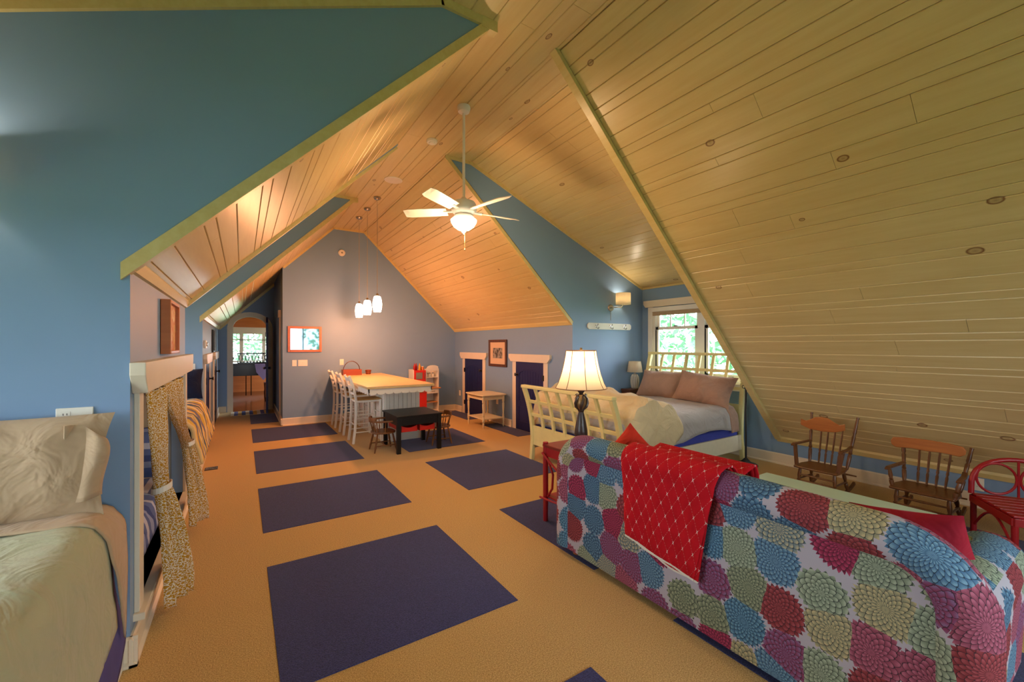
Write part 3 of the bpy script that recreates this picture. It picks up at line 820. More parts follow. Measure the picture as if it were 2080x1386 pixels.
# arched door, standing open
d5 = empty('door_5', (acx, YE, 0), 'arched doorway with cream casing and an open navy door', kind='structure')
outer = [(AX0 - 0.11, 0)] + arch(ar + 0.11, AZ, 0.36) + [(AX1 + 0.11, 0)]
inner = [(AX1, 0)] + arch(ar, AZ, 0.25)[::-1] + [(AX0, 0)]
MB().prism(outer + inner, 'y', YE - 0.025, YE).build('casing', M['trim'], d5)
jm = MB(); ap = [(AX0, 0)] + arch(ar, AZ, 0.25) + [(AX1, 0)]
for p, q in zip(ap, ap[1:]): jm.add([(p[0], YE, p[1]), (q[0], YE, q[1]), (q[0], YE + T, q[1]), (p[0], YE + T, p[1])], [(0, 1, 2, 3)])
jm.build('jamb', M['trim'], d5)
lf = MB().prism([(0, 0.01), (0.66, 0.01), (0.66, 2.0), (0.55, 2.08), (0.4, 2.13), (0.2, 2.13), (0.08, 2.05), (0, 1.9)], 'y', -0.02, 0.02)
leaf = lf.build('leaf', M['navy'], d5, local=True)
leaf.location = (AX1 - acx - 0.01, -0.03, 0); leaf.rotation_euler = (0, 0, math.radians(-92))
WORG[leaf.name] = Vector((0, 0, 0))
for z in (0.25, 1.05, 1.75):
    MB().box(-0.02, 0.03, -0.03, 0.03, z - 0.05, z + 0.05).build('hinge', M['iron'], leaf, local=True)
MB().tube([(0.6, -0.075, 1.0), (0.6, -0.05, 1.0), (0.6, -0.02, 1.0), (0.6, 0.02, 1.0), (0.6, 0.05, 1.0), (0.6, 0.075, 1.0)], [0.02, 0.03, 0.012, 0.012, 0.03, 0.02], 10).build('knob', M['nickel'], leaf, smooth=True, local=True)
# casing of a closet opening on the passage wall
tc_ = MB(); tc_.box(XP - 0.02, XP, 9.35, 9.46, 0, 2.05); tc_.box(XP - 0.04, XP, 9.30, 9.51, 2.05, 2.19)
trim(tc_, 'trim', 'tall cream door casing on the passage wall beside the gable wall')

# casing around the bunk opening
nt = MB()
nt.box(XL, XL + 0.022, NY0 - 0.10, NY0, NZ0, NZ1); nt.box(XL, XL + 0.022, NY1, NY1 + 0.10, NZ0, NZ1)
trim(nt, 'trim', 'cream side casings of the curtained bunk opening', bevel=0.003)
a, b = NY0 - 0.2, NY1 + 0.2
trim(MB().prism([(a, NZ1 + 0.15), (b, NZ1 + 0.15), (b, NZ1 + 0.09), (b - 0.06, NZ1), (a + 0.06, NZ1), (a, NZ1 + 0.09)], 'x', XL, XL + 0.06), 'trim', 'thick cream head casing above the mustard curtains', bevel=0.004)
trim(MB().box(XL - 0.09, XL + 0.045, NY0 - 0.12, NY1 + 0.12, NZ0 - 0.035, NZ0), 'trim', 'cream sill under the curtained bunk opening', bevel=0.004)
# ------------------------------------------------------------------ soft furnishing helpers
def pillow(name, mat, w, h, t, loc, rot, label, cat, group=None, wr=0.02, seed=1.0, n=22, flange=0.0, uvs=1.0):
    """stuffed cushion, local X = width, local Z = height, local Y = thickness"""
    mb = MB(); N = n
    def pt(i, j, side):
        u = -1 + 2 * i / N; v = -1 + 2 * j / N
        body = max(0.0, (1 - abs(u) ** 2.2)) ** 0.7 * max(0.0, (1 - abs(v) ** 2.2)) ** 0.7 * 1.1
        pin = 1 - 0.07 * (1 - abs(v) ** 2) * abs(u) ** 3 - 0.0
        pin2 = 1 - 0.07 * (1 - abs(u) ** 2) * abs(v) ** 3
        x = u * w / 2 * pin; z = v * h / 2 * pin2
        y = side * t / 2 * body + side * body * wob((x, side * 0.3, z), wr, 6, seed) + wob((x, 0, z), wr * 0.8, 3, seed + 5)
        return (x, y, z)
    for side in (-1, 1):
        g_ = [[pt(i, j, side) for i in range(N + 1)] for j in range(N + 1)]
        if side == 1: g_ = [r[::-1] for r in g_]
        mb.surf(g_)
    o = mb.build(name, mat, smooth=True, sub=0)
    for p in o.data.polygons: p.use_smooth = True
    o.location = loc; o.rotation_euler = rot
    WORG[o.name] = Vector(loc)
    return tag(o, label, cat, group)

def drape(name, mat, prof, y0, y1, ny, label, cat, amp=0.012, sc=5, seed=0, thick=0.012, edge=None, axis='y', parent=None, skew=None):
    """cloth: a cross profile [(x, z)] carried along the other axis; edge(t) shifts the hanging end"""
    # resample the profile evenly
    L = [0]
    for p, q in zip(prof, prof[1:]): L.append(L[-1] + math.hypot(q[0] - p[0], q[1] - p[1]))
    m = max(8, int(L[-1] / 0.035))
    def at(d):
        for k in range(len(L) - 1):
            if d <= L[k + 1] + 1e-9:
                f = (d - L[k]) / max(1e-9, L[k + 1] - L[k]); p, q = prof[k], prof[k + 1]
                return (p[0] + (q[0] - p[0]) * f, p[1] + (q[1] - p[1]) * f)
        return prof[-1]
    grid = []
    for i in range(ny + 1):
        t = i / ny; y = y0 + (y1 - y0) * t; row = []
        Lt = L[-1] * (edge(t) if edge else 1.0)
        for j in range(m + 1):
            x, z = at(Lt * j / m); yy = y + (skew(t, j / m) if skew else 0)
            w_ = wob((x, yy, z), amp, sc, seed) + wob((x, yy, z), amp * 0.5, sc * 2.3, seed + 3)
            p = (x + w_ * 0.6, yy, z + w_)
            if axis == 'x': p = (p[1], p[0], p[2])
            row.append(p)
        grid.append(row)
    mb = MB().surf(grid)
    o = mb.build(name, mat, parent, smooth=True, solid=thick)
    for p in o.data.polygons: p.use_smooth = True
    if label: tag(o, label, cat)
    return o

def wall_plate(name, pos, nrm, w, h, label, gangs, group=None):
    """cover plate: pos = centre on the wall, nrm = 'x+','x-','y-'; gangs: list of 'o' outlet / 's' switch"""
    e = empty(name, pos, label, 'switch' if 's' in gangs else 'outlet', group)
    ax = nrm[0]; s = 1 if nrm[1] == '+' else -1
    def bx(a0, a1, z0, z1, d0, d1, nm, mat, par, bev=0):
        mb = MB()
        if ax == 'x': mb.box(pos[0] + s * d0, pos[0] + s * d1, pos[1] + a0, pos[1] + a1, pos[2] + z0, pos[2] + z1)
        else: mb.box(pos[0] + a0, pos[0] + a1, pos[1] + s * d0, pos[1] + s * d1, pos[2] + z0, pos[2] + z1)
        return mb.build(nm, mat, par, bevel=bev)
    pl = bx(-w / 2, w / 2, -h / 2, h / 2, 0, 0.007, 'plate', M['plate'], e, 0.003)
    n = len(gangs)
    for i, k in enumerate(gangs):
        c = -w / 2 + w * (i + 0.5) / n
        if k == 's':
            bx(c - 0.006, c + 0.006, -0.012, 0.012, 0.007, 0.009, 'slot', M['plate'], e); bx(c - 0.004, c + 0.004, 0, 0.012, 0.009, 0.018, 'toggle', M['plate'], e)
        else:
            for zc in (-0.02, 0.02):
                f = bx(c - 0.016, c + 0.016, zc - 0.014, zc + 0.014, 0.007, 0.009, 'socket_face', M['plate'], e, 0.002)
                for dx in (-0.006, 0.006): bx(c + dx - 0.0012, c + dx + 0.0012, zc - 0.003, zc + 0.006, 0.009, 0.0095, 'slot', M['socket'], f)
    return e

def picture(name, wall, c0, c1, z0, z1, pos, depth, fw, fmat, amat, label, cat='picture', mat_w=0.0, glassy=True):
    """framed picture; wall 'x+','x-','y-' at coordinate pos; c0..c1 along the wall"""
    ax = wall[0]; s = 1 if wall[1] == '+' else -1
    ctr = (pos, (c0 + c1) / 2, z0) if ax == 'x' else ((c0 + c1) / 2, pos, z0)
    e = empty(name, ctr, label, cat)
    def bx(mb, a0, a1, b0, b1, d0, d1):
        if ax == 'x': mb.box(pos + s * d0, pos + s * d1, a0, a1, b0, b1)
        else: mb.box(a0, a1, pos + s * d0, pos + s * d1, b0, b1)
        return mb
    f = MB()
    bx(f, c0, c0 + fw, z0, z1, 0.002, depth); bx(f, c1 - fw, c1, z0, z1, 0.002, depth); bx(f, c0 + fw, c1 - fw, z0, z0 + fw, 0.002, depth); bx(f, c0 + fw, c1 - fw, z1 - fw, z1, 0.002, depth)
    f.build('frame', fmat, e, bevel=0.004)
    if mat_w:
        bx(MB(), c0 + fw, c1 - fw, z0 + fw, z1 - fw, 0.004, depth * 0.5).build('mat_board', M['mat_board'], e)
        q = fw + mat_w
        bx(MB(), c0 + q, c1 - q, z0 + q, z1 - q, 0.004, depth * 0.5 + 0.002).build('print', amat, e)
    else:
        bx(MB(), c0 + fw, c1 - fw, z0 + fw, z1 - fw, 0.004, depth * 0.6).build('print' if cat == 'picture' else 'mirror_glass', amat, e)
    return e

# ------------------------------------------------------------------ bed in the near left dormer
BX0, BX1 = -1.46, -0.475
bed = empty('twin_bed', (-0.97, 1.6, 0), 'twin bed with white side rail under the sage quilt', 'bed')
MB().box(BX1 - 0.02, BX1 + 0.015, 0.62, Y1 - 0.004, 0.0, 0.27).build('side_rail', M['white'], bed, bevel=0.004)
MB().box(BX0, BX0 + 0.03, 0.62, Y1 - 0.03, 0.0, 0.27).build('side_rail', M['white'], bed, bevel=0.004)
MB().box(BX0, BX1, 0.58, 0.62, 0.0, 0.5).build('foot_panel', M['white'], bed, bevel=0.004)
MB().box(BX0 + 0.03, BX1 - 0.03, 0.64, Y1 - 0.03, 0.2, 0.45).build('box_spring', M['mattblue'], bed, bevel=0.03, bseg=3)
MB().box(BX0 + 0.03, BX1 - 0.03, 0.64, Y1 - 0.03, 0.45, 0.74).build('mattress', M['beige'], bed, bevel=0.05, bseg=3)
drape('fitted_sheet', M['purple'], [(-0.95, 0.752), (-0.56, 0.752), (-0.515, 0.74), (-0.485, 0.70), (-0.472, 0.5), (-0.44, 0.3), (-0.425, 0.08)], 0.66, 2.48, 46, None, None, 0.012, 6, 2.0, 0.004, edge=lambda t: 0.97 + 0.05 * math.sin(9 * t) - 0.12 * max(0, t - 0.85) / 0.15, parent=bed)['label'] = 'purple fitted sheet'
drape('sage_quilt', M['greenq'], [(-1.52, 0.3), (-1.50, 0.72), (-1.46, 0.775), (-0.95, 0.79), (-0.56, 0.785), (-0.50, 0.765), (-0.468, 0.71), (-0.455, 0.55), (-0.435, 0.2)], 0.60, 2.36, 50, 'pale sage quilt spread over the twin bed', 'quilt', 0.008, 5, 1.0, 0.012, edge=lambda t: 0.955 - 0.02 * math.sin(6 * t) - 0.02 * t)
drape('beige_sheet', M['beige'], [(-1.50, 0.6), (-1.47, 0.78), (-0.95, 0.805), (-0.56, 0.80), (-0.495, 0.78), (-0.455, 0.715), (-0.435, 0.55), (-0.42, 0.25)], 2.30, 2.50, 10, 'beige top sheet folded back over the sage quilt', 'sheet', 0.008, 6, 4.0, 0.006, edge=lambda t: 1.0 - 0.25 * t, skew=lambda t, j: 0.10 * max(0, j - 0.72) / 0.28)
pillow('beige_pillow', M['beige'], 0.80, 0.44, 0.17, (-0.885, 2.50, 1.0), (math.radians(-14), math.radians(2), 0), 'beige pillow leaning on the tall blue wall', 'pillow', None, 0.035, 3.0, 30)
rows_ = []
for i in range(15):
    t = i / 14; z = 1.165 - 0.32 * t; row = []
    for k in range(13):
        q = k / 12
        row.append((-0.62 + q * (0.125 + 0.012 * math.sin(5 * t)), 2.47 - 0.05 * t + 0.028 * math.sin(q * 5.5 + 1.2 * t) + 0.04 * q, z - 0.07 * q * q * (1 - t) ** 3 + 0.015 * q * t))
    rows_.append(row)
fl2 = MB().surf(rows_).build('pillowcase_flap', M['beige'], smooth=True, solid=0.004)
for p in fl2.data.polygons: p.use_smooth = True
_pl = bpy.data.objects['beige_pillow']
bpy.context.view_layer.update()
fl2.parent = _pl; fl2.matrix_parent_inverse = _pl.matrix_world.inverted()
wall_plate('wall_plate', (-0.623, Y1, 1.175), 'y-', 0.12, 0.098, 'double cover plate with outlet and dimmer behind the beige pillow', ['o', 's'])
# sconce on the tall blue wall, left of the view, twin of the one by the window
def sconce(name, x, y, z, label, watts):
    e = empty(name, (x, y, z), label, 'sconce', 'swing arm wall sconces')
    MB().tube([(x, y, z), (x, y - 0.02, z)], [0.06, 0.05], 18).build('back_plate', M['nickel'], e, smooth=True)
    MB().tube([(x, y - 0.02, z), (x, y - 0.06, z), (x + 0.02, y - 0.08, z), (x + 0.13, y - 0.10, z + 0.01), (x + 0.155, y - 0.11, z + 0.03), (x + 0.155, y - 0.11, z + 0.09)], 0.008, 8).build('arm', M['nickel'], e, smooth=True)
    c = (x + 0.155, y - 0.125, z + 0.05)
    sh = MB(); sh.lathe([(0.115, 0.0), (0.115, 0.185)], c, 24, cap=False)
    sh.build('shade', M['shadewhite'], e, smooth=True, solid=0.003)
    MB().lathe([(0.005, 0), (0.02, 0.01), (0.026, 0.045), (0.02, 0.075), (0.004, 0.085)], (c[0], c[1], c[2] + 0.05), 12).build('bulb', emit('sconce_bulb', '#ffe0b0', 12), e, smooth=True)
    MB().tube([(x, y - 0.006, z - 0.06), (x, y - 0.006, z - 0.2)], 0.003, 6).build('cord', M['cord'], e)
    lamp('sconce_light', (c[0], c[1], c[2] + 0.115), watts, (1.0, 0.83, 0.62), 0.03, e)
    return e
sconce('wall_sconce', -1.18, Y1, 2.10, 'nickel wall sconce with white drum shade on the tall blue wall above the twin bed', 14)

# ------------------------------------------------------------------ curtained bunk
bunk = empty('bunk_bed', (-1.0, 3.75, NZ0), 'built-in bunk mattress with blue striped bedding behind the curtains', 'bed')
MB().box(-1.5, -0.535, NY0 + 0.03, NY1 - 0.03, NZ0 - 0.018, NZ0 + 0.18).build('mattress', M['nookblue'], bunk, bevel=0.05, bseg=3, uv=True)
drape('blue_blanket', M['nookblue'], [(-1.35, 0.41), (-0.9, 0.42), (-0.60, 0.42), (-0.54, 0.40), (-0.515, 0.34), (-0.51, 0.22)], 2.95, 4.0, 26, 'blue striped blanket on the curtained bunk', 'blanket', 0.02, 7, 3.0, 0.02)
pillow('blue_pillow', M['nookblue'], 0.62, 0.42, 0.18, (-0.86, 4.48, 0.63), (math.radians(-18), 0, 0), 'blue striped pillow at the end of the curtained bunk', 'pillow', None, 0.02, 8.0, 16)
rl = MB()
for k in range(3): rl.tube([(-0.95, 3.03 + 0.012 * k, 0.485 + 0.062 * k), (-0.535, 3.04 + 0.01 * k, 0.48 + 0.062 * k)], 0.045, 12, uv=True)
tag(rl.build('folded_blanket', M['nookblue'], smooth=True, uv=True), 'blue striped blanket folded in a stack on the bunk beside the near curtain', 'blanket')

def curtain(name, top, tie, bot, label):
    """top/tie/bot: (x, y, width, amp) at rod, tieback and hem"""
    e = empty(name, (bot[0], bot[1], 0.07), label, 'curtain', 'curtains of the bunk opening')
    ztop, ztie, zbot = 1.262, 0.70, bot[4]
    rows = []
    for i in range(33):
        t = i / 32; z = ztop + (zbot - ztop) * t
        if z > ztie:
            f = (ztop - z) / (ztop - ztie); f2 = f ** 1.6; A, B = top, tie
        else:
            f = (ztie - z) / (ztie - zbot); f2 = 1 - (1 - f) ** 1.7; A, B = tie, bot
        x, y, w, am = [A[k] + (B[k] - A[k]) * f2 for k in range(4)]
        row = []
        for j in range(57):
            s_ = j / 56; ph = 2 * math.pi * 5.0 * s_
            row.append((x + am * math.sin(ph) + wob((s_ * 3, z, 0), 0.012, 3, top[1]) + 0.25 * w * (math.sin(math.pi * s_) - 0.5) * (1 if z < ztie else 0.3), y + (s_ - 0.5) * w + am * 0.35 * math.cos(ph), z + 0.008 * math.sin(ph * 0.5 + x * 9)))
        rows.append(row)
    mb = MB()
    mb.surf([r[::-1] for r in rows])
    # UV of cloth: true width, not the gathered one
    for k in mb.uv: mb.uv[k] = [((u_ * 1.0) / max(1e-6, mb.uv[k][0][0] + 1e-6) * 0 + u_ * 1.0, v_) for u_, v_ in mb.uv[k]]
    o = mb.build('cloth', M['curtain'], e, smooth=True, solid=0.003)
    for p in o.data.polygons: p.use_smooth = True
    pts = [(tie[0] + 0.045 * math.cos(a), tie[1] + (tie[2] * 0.5 + 0.012) * math.sin(a), ztie + 0.012 * math.cos(a)) for a in [2 * math.pi * k / 20 for k in range(20)]]
    mbt = MB()
    for p, q in zip(pts, pts[1:] + pts[:1]): mbt.add([(p[0], p[1], p[2] - 0.016), (q[0], q[1], q[2] - 0.016), (q[0], q[1], q[2] + 0.016), (p[0], p[1], p[2] + 0.016)], [(0, 1, 2, 3)])
    mbt.build('tieback', M['white'], e, solid=0.004)
    return e
curtain('window_curtain', (-0.40, 3.07, 0.46, 0.018), (-0.38, 3.06, 0.13, 0.026), (-0.31, 3.06, 0.34, 0.038, 0.085), 'mustard print curtain gathered by a white tieback at the near end of the bunk')
curtain('window_curtain', (-0.40, 3.78, 0.62, 0.018), (-0.37, 4.30, 0.14, 0.026), (-0.305, 4.22, 0.34, 0.035, 0.10), 'mustard print curtain pulled aside by a white tieback at the far end of the bunk')
MB_ = MB().tube([(XL - 0.0, NY0 + 0.005, NZ1 - 0.03), (XL - 0.0, NY1 - 0.005, NZ1 - 0.03)], 0.009, 8)
tag(MB_.build('curtain_rod', M['white'], smooth=True), 'thin white curtain rod under the thick head casing', 'curtain rod')

picture('framed_painting', 'x+', 3.47, 3.93, 1.445, 1.80, XL, 0.055, 0.022, M['orangewood'], M['art_warm'], 'small warm toned painting in a deep wooden frame above the bunk curtains')

# ------------------------------------------------------------------ bed in the far left dormer
b2 = empty('twin_bed', (-0.95, 5.9, 0), 'twin bed with cream side rail under the striped quilt', 'bed')
MB().box(-0.435, -0.40, 4.98, Y3 - 0.02, 0.0, 0.28).build('side_rail', M['trim'], b2, bevel=0.004)
MB().box(-1.45, -0.435, 4.93, 4.98, 0.0, 0.45).build('foot_panel', M['trim'], b2, bevel=0.004)
MB().box(-1.45, -0.445, 4.99, Y3 - 0.03, 0.1, 0.45).build('box_spring', M['mattblue'], b2, bevel=0.03)
MB().box(-1.45, -0.445, 4.99, Y3 - 0.03, 0.45, 0.74).build('mattress', M['purple'], b2, bevel=0.05)
drape('striped_quilt', M['stripebed'], [(-1.5, 0.4), (-1.47, 0.77), (-0.9, 0.80), (-0.52, 0.80), (-0.44, 0.77), (-0.40, 0.70), (-0.365, 0.55), (-0.325, 0.36)], 4.97, 6.86, 44, 'quilt striped in mustard, cream and slate hanging over the far twin bed', 'quilt', 0.02, 6, 7.0, 0.03)
pillow('navy_pillow', M['navycloth'], 0.55, 0.40, 0.16, (-0.70, 6.80, 1.0), (math.radians(-14), 0, 0), 'dark navy pillow leaning on the narrow blue wall', 'pillow', None, 0.02, 5.0, 16)
wall_plate('wall_plate', (-0.575, Y3, 1.20), 'y-', 0.115, 0.115, 'double outlet plate above the navy pillow', ['o', 's'])

# floor register
vt = empty('floor_register', (-0.31, 6.24, 0.0), 'small dark metal floor register near the striped bed', 'vent')
MB().box(-0.375, -0.245, 6.18, 6.30, 0.0, 0.008).build('frame', M['bronze'], vt, bevel=0.002)
for k in range(6): MB().box(-0.362 + 0.02 * k, -0.350 + 0.02 * k, 6.19, 6.29, 0.008, 0.013).build('louvre', M['nickel'], vt)

# passage wall bits
th = empty('thermostat', (XL, 7.25, 1.50), 'small white thermostat above the first passage door', 'thermostat')
MB().box(XL, XL + 0.025, 7.20, 7.32, 1.46, 1.57).build('case', M['plate'], th, bevel=0.006)
MB().lathe([(0.03, 0), (0.03, 0.012), (0.024, 0.016)], (0, 0, 0), 14).build('dial', M['nickel'], th, local=True).rotation_euler = (0, H, 0)
bpy.data.objects['dial'].location = (0.024, 0.01, 0.015)
picture('small_picture', 'x+', 8.95, 9.28, 1.38, 1.78, XL, 0.03, 0.02, M['black'], M['art_small'], 'small dark framed print on the passage knee wall')
# ------------------------------------------------------------------ gable wall fittings
picture('wall_mirror', 'y-', 0.722, 1.307, 1.372, 1.862, YF, 0.03, 0.045, M['orangewood'], M['mirror'], 'mirror in an orange wooden frame on the gable wall', 'mirror')
wall_plate('wall_plate', (0.836, YF, 1.163), 'y-', 0.075, 0.118, 'single switch plate under the orange framed mirror', ['s'])
wall_plate('wall_plate', (0.979, YF, 1.163), 'y-', 0.162, 0.118, 'triple switch plate under the orange framed mirror', ['s', 's', 's'])
wall_plate('wall_plate', (1.679, YF, 1.165), 'y-', 0.075, 0.118, 'single outlet plate on the gable wall behind the bar stools', ['o'])
wall_plate('wall_plate', (XR, 8.60, 0.42), 'x-', 0.075, 0.118, 'outlet plate in the corner beside the navy door', ['o'])
wall_plate('wall_plate', (XR, 6.95, 0.42), 'x-', 0.075, 0.118, 'outlet plate between the two navy doors', ['o'])
wa = empty('wall_alarm', (1.679, YF, 3.35), 'round white alarm high on the gable wall', 'alarm')
MB().tube([(1.679, YF, 3.35), (1.679, YF - 0.02, 3.35), (1.679, YF - 0.035, 3.35)], [0.065, 0.065, 0.05], 20).build('case', M['plate'], wa, smooth=True)
MB().tube([(1.679, YF - 0.035, 3.35), (1.679, YF - 0.04, 3.35)], [0.018, 0.014], 12).build('button', M['nickel'], wa, smooth=True)
picture('framed_photograph', 'x-', 6.585, 7.25, 1.09, 1.61, XR, 0.03, 0.05, M['walnut'], M['art_grey'], 'black and white photograph in a dark frame between the navy doors', 'picture', 0.11)

# ------------------------------------------------------------------ ceiling fittings
for (y, zb), pos in zip(((6.693, 2.03), (7.317, 2.02), (7.905, 2.01)), ('pendant lamp over the near end of the island', 'pendant lamp over the middle of the island', 'pendant lamp over the island beside the gable wall')):
    p = empty('pendant_lamp', (1.797, y, ZF), 'white glass ' + pos, 'pendant lamp', 'glass pendants over the island')
    MB().lathe([(0.055, 0), (0.06, -0.012), (0.045, -0.035), (0.012, -0.045)], (1.797, y, ZF), 18).build('canopy', M['nickel'], p, smooth=True)
    MB().tube([(1.797, y, ZF - 0.04), (1.797, y, zb + 0.29)], 0.0035, 6).build('cord', M['cord'], p)
    MB().lathe([(0.012, 0.29), (0.02, 0.28), (0.022, 0.25)], (1.797, y, zb), 12).build('socket_cap', M['nickel'], p, smooth=True)
    MB().lathe([(0.03, 0.25), (0.05, 0.24), (0.066, 0.18), (0.072, 0.12), (0.068, 0.06), (0.055, 0.0)], (1.797, y, zb), 20, cap=False).build('shade', M['pendglass'], p, smooth=True)
    lamp('pendant_light', (1.797, y, zb - 0.03), 46, (1.0, 0.36, 0.14), 0.05, p)
sp_ = empty('ceiling_speaker', (1.80, 5.87, ZF), 'round flush ceiling speaker beyond the smoke detector', 'speaker')
MB().lathe([(0.125, 0), (0.125, -0.006), (0.115, -0.009)], (1.80, 5.87, ZF), 28).build('rim', M['plate'], sp_, smooth=True)
MB().lathe([(0.112, -0.0085), (0.112, -0.0105), (0.05, -0.0125)], (1.80, 5.87, ZF), 28).build('grille', M['fanblade'], sp_, smooth=True)
sd_ = empty('smoke_detector', (1.82, 4.494, ZF), 'white smoke detector on the flat ceiling strip', 'smoke detector')
MB().lathe([(0.06, 0), (0.062, -0.015), (0.055, -0.03)], (1.82, 4.494, ZF), 22).build('case', M['plate'], sd_, smooth=True)
MB().lathe([(0.035, -0.03), (0.032, -0.042), (0.015, -0.046)], (1.82, 4.494, ZF), 18).build('sensor_cap', M['plate'], sd_, smooth=True)

# ceiling fan
fx, fy = 1.825, 3.69
fan = empty('ceiling_fan', (fx, fy, ZF), 'white five blade ceiling fan with lit glass bowl', 'ceiling fan')
MB().lathe([(0.062, 0), (0.066, -0.02), (0.055, -0.055), (0.02, -0.07)], (fx, fy, ZF), 20).build('canopy', M['fanwhite'], fan, smooth=True)
MB().tube([(fx, fy, ZF - 0.06), (fx, fy, 2.92)], 0.014, 10).build('downrod', M['fanwhite'], fan, smooth=True)
MB().lathe([(0.02, 2.95), (0.03, 2.935), (0.05, 2.92), (0.11, 2.90), (0.125, 2.87), (0.125, 2.82), (0.10, 2.79), (0.085, 2.775), (0.10, 2.76), (0.10, 2.735), (0.06, 2.72)], (fx, fy, 0), 28).build('motor_housing', M['fanwhite'], fan, smooth=True)
for k in range(5):
    a = math.radians(-4 + 72 * k)
    d = Vector((math.cos(a), math.sin(a), 0)); n = Vector((-d.y, d.x, 0)); o_ = Vector((fx, fy, 2.815))
    tilt = 0.018
    br = MB(); br.bar(o_ + d * 0.10, o_ + d * 0.20, 0.04, 0.012)
    rows = []
    for i in range(9):
        t = i / 8; r = 0.17 + 0.43 * t; w = 0.055 + 0.012 * math.sin(t * 2.0)
        if i == 8: w *= 0.72
        rows.append([tuple(o_ + d * r + n * w * s_ + Vector((0, 0, tilt * s_ - 0.0))) for s_ in (-1, 0, 1)])
    bl = MB().surf(rows).build('blade', M['fanblade'], fan, solid=0.007)
    br.build('blade_iron', M['fanwhite'], bl)
MB().lathe([(0.118, 2.735), (0.128, 2.725), (0.122, 2.70), (0.10, 2.665), (0.06, 2.635), (0.02, 2.622)], (fx, fy, 0), 28).build('glass_bowl', M['bowl'], fan, smooth=True)
MB().lathe([(0.03, 2.628), (0.03, 2.615), (0.012, 2.60), (0.006, 2.59)], (fx, fy, 0), 14).build('finial', M['nickel'], fan, smooth=True)
pc_ = MB().tube([(fx + 0.01, fy, 2.60), (fx + 0.01, fy, 2.45)], 0.0018, 5); pc_.lathe([(0.004, 0.02), (0.008, 0.01), (0.004, 0)], (fx + 0.01, fy, 2.43), 8)
pc_.build('pull_chain', M['gold'], fan)
lamp('fan_light', (fx, fy, 2.56), 50, (1.0, 0.64, 0.36), 0.09, fan)

# ------------------------------------------------------------------ breakfast island
IX0, IX1, IY0, IY1 = 1.46, 2.46, 5.97, YF - 0.006
isl = empty('breakfast_island', (1.96, 7.4, 0), 'white breakfast island with scalloped skirt against the gable wall', 'kitchen island')
MB().box(1.86, 2.42, 6.5, IY1, 0.0, 0.87).build('body', M['white'], isl, bevel=0.004)
for k in range(8):
    x0 = 1.86 + 0.07 * k
    MB().box(x0 + 0.003, x0 + 0.067, 6.488, 6.502, 0.12, 0.86).build('plank', M['white'], isl, bevel=0.003)
for k in range(16):
    y0 = 6.5 + 0.147 * k
    MB().box(1.848, 1.862, y0 + 0.003, min(IY1, y0 + 0.144), 0.12, 0.86).build('plank', M['white'], isl, bevel=0.003)
bb = MB(); bb.box(1.845, 2.435, 6.482, 6.5, 0, 0.12); bb.box(1.845, 1.86, 6.5, IY1, 0, 0.12); bb.build('plinth', M['white'], isl, bevel=0.003)
def scallop(a0, a1, n):
    pts = [(a0, 0.885), (a1, 0.885)]
    w = (a1 - a0) / n
    for i in range(n, 0, -1):
        c = a0 + (i - 0.5) * w
        for k in range(7): pts.append((c + w / 2 * math.cos(math.pi * k / 6), 0.825 - 0.028 * math.sin(math.pi * k / 6)))
    return pts
MB().prism(scallop(IX0 + 0.03, IX1 - 0.03, 8), 'y', IY0 + 0.03, IY0 + 0.045).build('scalloped_skirt', M['white'], isl)
MB().prism(scallop(IY0 + 0.03, IY1, 22), 'x', IX0 + 0.03, IX0 + 0.045).build('scalloped_skirt', M['white'], isl)
MB().prism(scallop(IY0 + 0.03, IY1, 22), 'x', IX1 - 0.045, IX1 - 0.03).build('scalloped_skirt', M['white'], isl)
tag(MB().box(IX0, IX1, IY0, IY1, 0.885, 0.922).build('worktop', M['counter'], isl, bevel=0.006), 'butter coloured laminate worktop')
# things on the island
bk = empty('wooden_trug', (1.80, 8.55, 0.922), 'reddish wooden trug with an arched handle on the island', 'basket')
tb = MB(); tb.box(1.63, 1.97, 8.45, 8.462, 0.923, 1.03); tb.box(1.63, 1.97, 8.628, 8.64, 0.923, 1.03); tb.box(1.63, 1.642, 8.462, 8.628, 0.923, 1.03); tb.box(1.958, 1.97, 8.462, 8.628, 0.923, 1.03)
tb.build('side_boards', M['basket'], bk); MB().box(1.642, 1.958, 8.462, 8.628, 0.923, 0.935).build('bottom_board', M['basket'], bk)
MB().tube([(1.80 + 0.155 * math.cos(math.pi * k / 14), 8.545, 1.0 + 0.19 * math.sin(math.pi * k / 14)) for k in range(15)], 0.007, 8).build('handle', M['walnut'], bk, smooth=True)
bu = empty('small_bucket', (2.13, 8.60, 0.922), 'small wooden bucket beside the reddish trug', 'bucket')
MB().lathe([(0.045, 0), (0.06, 0.085), (0.054, 0.085), (0.04, 0.01)], (2.13, 8.60, 0.923), 16).build('staves', M['basket'], bu, smooth=True)
for z, r in ((0.945, 0.05), (0.985, 0.0575)): MB().lathe([(r, -0.005), (r + 0.002, 0), (r, 0.005)], (2.13, 8.60, z), 16, cap=False).build('hoop', M['iron'], bu)

